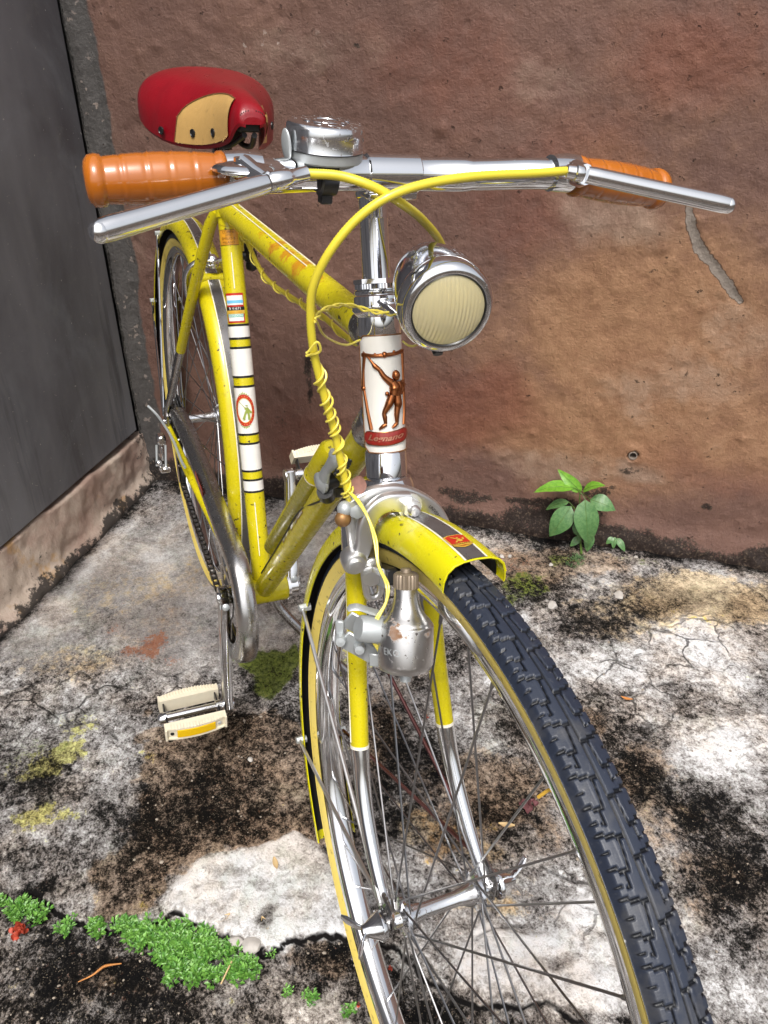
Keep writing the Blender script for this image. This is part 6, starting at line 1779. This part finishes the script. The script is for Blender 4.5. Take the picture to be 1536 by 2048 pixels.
pl_root = GP(1163, 1108); plant = empty('wall_sapling', (pl_root[0], pl_root[1], 0))
tag(plant, 'small green broad leaved sapling sprouting where the brown wall meets the floor', 'plant')
pv = V(pl_root[0], pl_root[1], 0)
stm = [GP(1163, 1108) - pv, WO(1160, 1070, .030) - pv, WO(1158, 1030, .036) - pv, WO(1160, 985, .040) - pv]
MB().tube(spline(stm, 6), list(np.linspace(.0028, .0012, 19)), 8).build('stem', M_stem, plant)
for bx, by, tx, ty, wpx, o0, o1, lit, face in [
        (1147, 976, 1067, 985, 17, .042, .060, 1, (0.2, -.2, 1)), (1163, 984, 1115, 938, 13, .036, .020, 1, (.6, -.5, .4)), (1166, 982, 1211, 971, 14, .042, .055, 1, (.2, -.2, 1)),
        (1170, 999, 1177, 1090, 26, .050, .070, 0, (.8, -.6, .35)), (1142, 1012, 1099, 1073, 23, .045, .062, 0, (.8, -.5, .5)), (1180, 999, 1231, 1021, 19, .035, .040, 0, (.5, -.4, .8)),
        (1138, 1004, 1091, 1020, 11, .030, .030, 0, (.3, -.3, .9)), (1154, 1042, 1163, 1077, 13, .040, .046, 0, (.8, -.6, .3)), (1181, 1064, 1174, 1104, 11, .045, .058, 0, (.8, -.6, .4)), (1160, 1074, 1140, 1093, 8, .035, .048, 0, (.6, -.4, .6)),
        (1228, 1076, 1212, 1088, 7, .022, .030, 0, (.4, -.4, .8)), (1230, 1074, 1226, 1098, 6, .022, .034, 0, (.4, -.4, .8)), (1234, 1076, 1250, 1104, 7, .022, .036, 0, (.5, -.4, .7))]:
    b, t = WO(bx, by, o0), WO(tx, ty, o1); dep = (b - CAM) @ C_F
    k = min(range(len(stm)), key=lambda i: np.linalg.norm(stm[i] + pv - b))
    lf = leaf(b - pv, t - pv, wpx / FPX * dep, unit(V(*face)), M_leaf_lit if lit else M_leaf, plant)
    if bx < 1200: MB().tube([stm[k], lerp(stm[k], b - pv, .5) + UP * .003, b - pv], .0008, 5).build('leaf_stalk', M_stem, plant)

rg = random.Random(21)


def sprig(mb, p, h, sc, dens=6):
    top = p + V(rg.uniform(-.5, .5) * h, rg.uniform(-.5, .5) * h, h)
    for k in range(dens):
        t = .35 + .65 * k / max(1, dens - 1); c = lerp(p, top, t)
        a = rg.uniform(0, 6.28); d = unit(V(math.cos(a), math.sin(a), rg.uniform(.0, .7))); s = unit(np.cross(d, UP)); l = sc * rg.uniform(.7, 1.3)
        u = np.cross(s, d)
        b0 = c + d * l * .35
        mb.add([b0, b0 + d * l * .45 + s * l * .27 + u * l * .10, b0 + d * l, b0 + d * l * .45 - s * l * .27 + u * l * .10, b0 + d * l * .5 + u * l * -.03], [(0, 1, 4), (1, 2, 4), (2, 3, 4), (3, 0, 4)])
    mb.tube([p - UP * .004, lerp(p, top, .5), top], [.0005, .0005, .0003], 3, cap=False)


def weeds(name, label, spots, n, hmax, sc, mat=None):
    mb = MB(); tot = sum(rx * ry for _, _, rx, ry in spots)
    for px, py, rx, ry in spots:
        for k in range(max(3, int(n * rx * ry / tot))):
            a = rg.uniform(0, 6.28); r = rg.uniform(0, 1) ** .62 * rg.choice((1, 1, 1, 1.25)); p = GP(px + rx * r * math.cos(a), py + ry * r * math.sin(a))
            if float(vnoise(np.array([p[0] * 70]), np.array([p[1] * 70]), 3)[0]) < .16 + .28 * r: continue
            sprig(mb, gz(p, -.004), hmax * rg.uniform(.35, 1) * (1.1 - .6 * r), sc * rg.uniform(.7, 1.2), 7)
    o = mb.build(name, mat or M_weed, None, flat=True); tag(o, label, 'weed', kind='stuff'); return o


weeds('low_weeds', 'patch of tiny leaved green weeds growing along the broken edge of the floor', [(375, 1880, 62, 34), (310, 1868, 60, 30), (250, 1858, 45, 22), (430, 1915, 50, 40), (480, 1930, 36, 26), (375, 1945, 40, 30), (330, 1905, 40, 26), (395, 1850, 26, 18)], 1000, .015, .0062)
weeds('low_weeds', 'small tuft of green weeds left of the main weed patch', [(165, 1858, 46, 26), (130, 1862, 18, 18), (195, 1850, 22, 16)], 190, .012, .0058)
weeds('low_weeds', 'green weeds at the left edge beside the red blossom', [(30, 1815, 40, 20), (70, 1822, 22, 16), (-20, 1810, 40, 22)], 190, .012, .0058)
weeds('low_weeds', 'two sparse weed tufts beside the rim of the front wheel', [(575, 1978, 14, 11), (622, 1993, 18, 12), (695, 2015, 20, 12), (540, 1905, 8, 6)], 46, .009, .0042)
weeds('moss_tuft', 'dark green feathery moss tuft below the wall sapling', [(1152, 1120, 20, 13), (1158, 1112, 14, 8)], 90, .010, .0022, M_leaf)


def stone(px, py, r, flat=.5, mat=None, name='pebble', label=None, seed=0):
    q = random.Random(seed); bm = bmesh.new(); bmesh.ops.create_icosphere(bm, subdivisions=2, radius=1)
    ph = [(unit(V(q.uniform(-1, 1), q.uniform(-1, 1), q.uniform(-.5, 1))), q.uniform(.55, .9)) for _ in range(9)]
    for v in bm.verts:
        c = np.array(v.co)
        for n, d in ph:
            e = c @ n - d
            if e > 0: c = c - n * e * .9
        v.co = Vector(c * np.array([r, r * q.uniform(.65, .95), r * flat]))
    bm.verts.index_update(); p = GP(px, py)
    mb = MB(); mb.add([np.array(v.co) for v in bm.verts], [[v.index for v in f.verts] for f in bm.faces]); bm.free()
    o = mb.build(name, mat or M_stone, None, sharp=25); o.location = (p[0], p[1], r * flat * .45 - .003); o.rotation_euler = (0, 0, q.uniform(0, 6))
    return tag(o, label, 'stone')


stone(1106, 1212, .0125, .7, label='largest white stone on the floor right of the front mudguard tip', seed=1)
stone(1238, 1188, .0150, .25, label='flat oval grey stone beside the crack near the right wall foot', seed=2)
stone(503, 1888, .0150, .4, label='flat white stone chip at the end of the green weed patch', seed=3)
stone(470, 1880, .0110, .4, label='smaller white stone chip touching the green weeds', seed=4)
stone(1004, 1112, .0060, .8, label='left pebble of the pair near the mudguard tip', seed=5)
stone(1020, 1111, .0055, .8, label='right pebble of the pair near the mudguard tip', seed=6)
stone(500, 1517, .0060, .5, label='single pale pebble on the brown patch below the pedal', seed=7)
stone(1102, 1128, .0060, .5, label='pale chip beside the moss tuft under the sapling', seed=8)
stone(1272, 1113, .0055, .6, label='pinkish pebble against the wall foot right of the sapling', seed=9)
gr = MB()
for k in range(230):
    px, py = rg.choice([(rg.uniform(0, 760), rg.uniform(1850, 2060)), (rg.uniform(900, 1540), rg.uniform(1150, 2050)), (rg.uniform(250, 1000), rg.uniform(1420, 1750))])
    p = GP(px, py); r = rg.uniform(.0008, .0022) * rg.choice((1, 1, 1.5))
    gr.ball(gz(p, r * .3), (r, r * rg.uniform(.6, 1), r * .6), 5, np.array([[math.cos(k), -math.sin(k), 0], [math.sin(k), math.cos(k), 0], [0, 0, 1]]))
tag(gr.build('loose_grit', simple('tan_grit', (.34, .29, .235), .85, var=.5, scale=35), None, flat=True), 'loose pale grit scattered over the floor', 'grit', kind='stuff')


def litter(name, label, cat, px, py, build):
    p = GP(px, py); e = MB(); build(e)
    o = e.build(name, build.mat, None, sharp=60); o.location = (p[0], p[1], .0); return tag(o, label, cat)


def crumple(r, n, mat, seed):
    def f(mb):
        q = random.Random(seed)
        for k in range(n):
            a = q.uniform(0, 6.28); c = V(math.cos(a), math.sin(a), 0) * r * q.uniform(0, .7) + UP * q.uniform(.0, r * .5)
            d = unit(V(q.uniform(-1, 1), q.uniform(-1, 1), q.uniform(.1, 1))); s = unit(np.cross(d, V(q.uniform(-1, 1), q.uniform(-1, 1), .3))); l = r * q.uniform(.5, .9)
            rows = [[c + d * l * (t - .3) + s * l * .5 * v * math.sin(math.pi * (.1 + .8 * t)) + np.cross(d, s) * l * .25 * math.sin(3 * t + 2 * v) for v in (-1, -.3, .3, 1)] for t in np.linspace(0, 1, 6)]
            mb.grid(rows)
    f.mat = mat; return f


def dryleaf(L, w_, ang, mat, curl=.2):
    def f(mb):
        d = math.cos(ang) * CRR + math.sin(ang) * CF; s = np.cross(UP, d)
        mb.grid([[d * L * (t - .5) + s * w_ * v * math.sin(math.pi * (.06 + .88 * t)) + UP * (.0015 + L * curl * (t - .5) ** 2 + .3 * w_ * abs(v)) for v in (-1, -.5, 0, .5, 1)] for t in np.linspace(0, 1, 9)])
    f.mat = mat; return f


litter('fallen_blossom', 'crumpled red blossom lying on the floor at the left edge', 'flower', 36, 1868, crumple(.0125, 26, M_petal, 3))
litter('fallen_leaf', 'crumpled purple leaf lying between the spokes of the front wheel', 'leaf', 1056, 1612, crumple(.0150, 9, M_purple, 5))
litter('fallen_leaf', 'curved orange leaf sliver on the dark patch right of the tyre', 'leaf', 1253, 1399, dryleaf(.020, .0032, -.35, M_orangeleaf, .5))
litter('fallen_leaf', 'tan leaf sliver below the purple leaf', 'leaf', 1013, 1652, dryleaf(.024, .0045, -.15, M_straw, .3))
litter('dry_husk', 'straw coloured husk at the top of the white patch', 'husk', 551, 1728, dryleaf(.020, .0038, 1.9, M_straw, .2))
litter('dry_husk', 'straw coloured husk at the bottom right of the white patch', 'husk', 530, 1848, dryleaf(.020, .0036, 2.1, M_straw, .2))
litter('dry_husk', 'straw coloured husk at the bottom left of the white patch', 'husk', 447, 1838, dryleaf(.020, .0034, .6, M_straw, .2))
litter('fallen_petal', 'tiny red petal on the dark ground near the fork end', 'petal', 852, 1435, crumple(.0055, 6, M_petal, 8))
litter('fallen_petal', 'tiny red petal left of the wheel rim at the bottom', 'petal', 719, 2012, crumple(.0045, 5, M_petal, 9))
litter('fallen_petal', 'tiny red petal below the hub wing nut', 'petal', 782, 1938, crumple(.0055, 5, M_petal, 10))


def twig(mb):
    p0 = GP(200, 1945); P = [gz(GP(*q), h) - gz(p0) * V(1, 1, 0) for q, h in [((156, 1963), .002), ((185, 1952), .005), ((208, 1936), .006), ((225, 1930), .004), ((243, 1927), .003)]]
    mb.tube(spline(P, 5), list(np.linspace(.0006, .0018, 11)) + list(np.linspace(.0018, .0007, 10)), 6)


twig.mat = M_orangeleaf
litter('dry_twig', 'bent orange brown twig on the dark ground below the weeds', 'twig', 200, 1945, twig)


def straw(mb):
    p0 = GP(455, 1950); mb.tube([gz(GP(442, 1968), .003) - gz(p0) * V(1, 1, 0), gz(GP(465, 1930), .012) - gz(p0) * V(1, 1, 0)], .0010, 6)


straw.mat = M_straw
litter('dry_straw', 'short straw stalk leaning in the green weed patch', 'straw', 455, 1950, straw)
# dead leaf caught in the front brake
c = LM @ BX(716, 968, .452)
rows = []
for i in range(9):
    t = i / 8; w_ = .0072 * math.sin(math.pi * (.05 + .9 * t)) ** .8
    rows.append([LM @ BX(lerp(712, 718, t) + 0, lerp(995, 952, t), .452) + C_R * w_ * v + C_F * (-.003 * abs(v)) for v in (-1, -.5, 0, .5, 1)])
o = MB().grid(rows).build('dead_leaf', simple('dead_leaf_pink', (.36, .19, .16), .5, var=.35, scale=160), None, sharp=70)
tag(o, 'small dead pinkish brown leaf caught above the front brake', 'leaf')
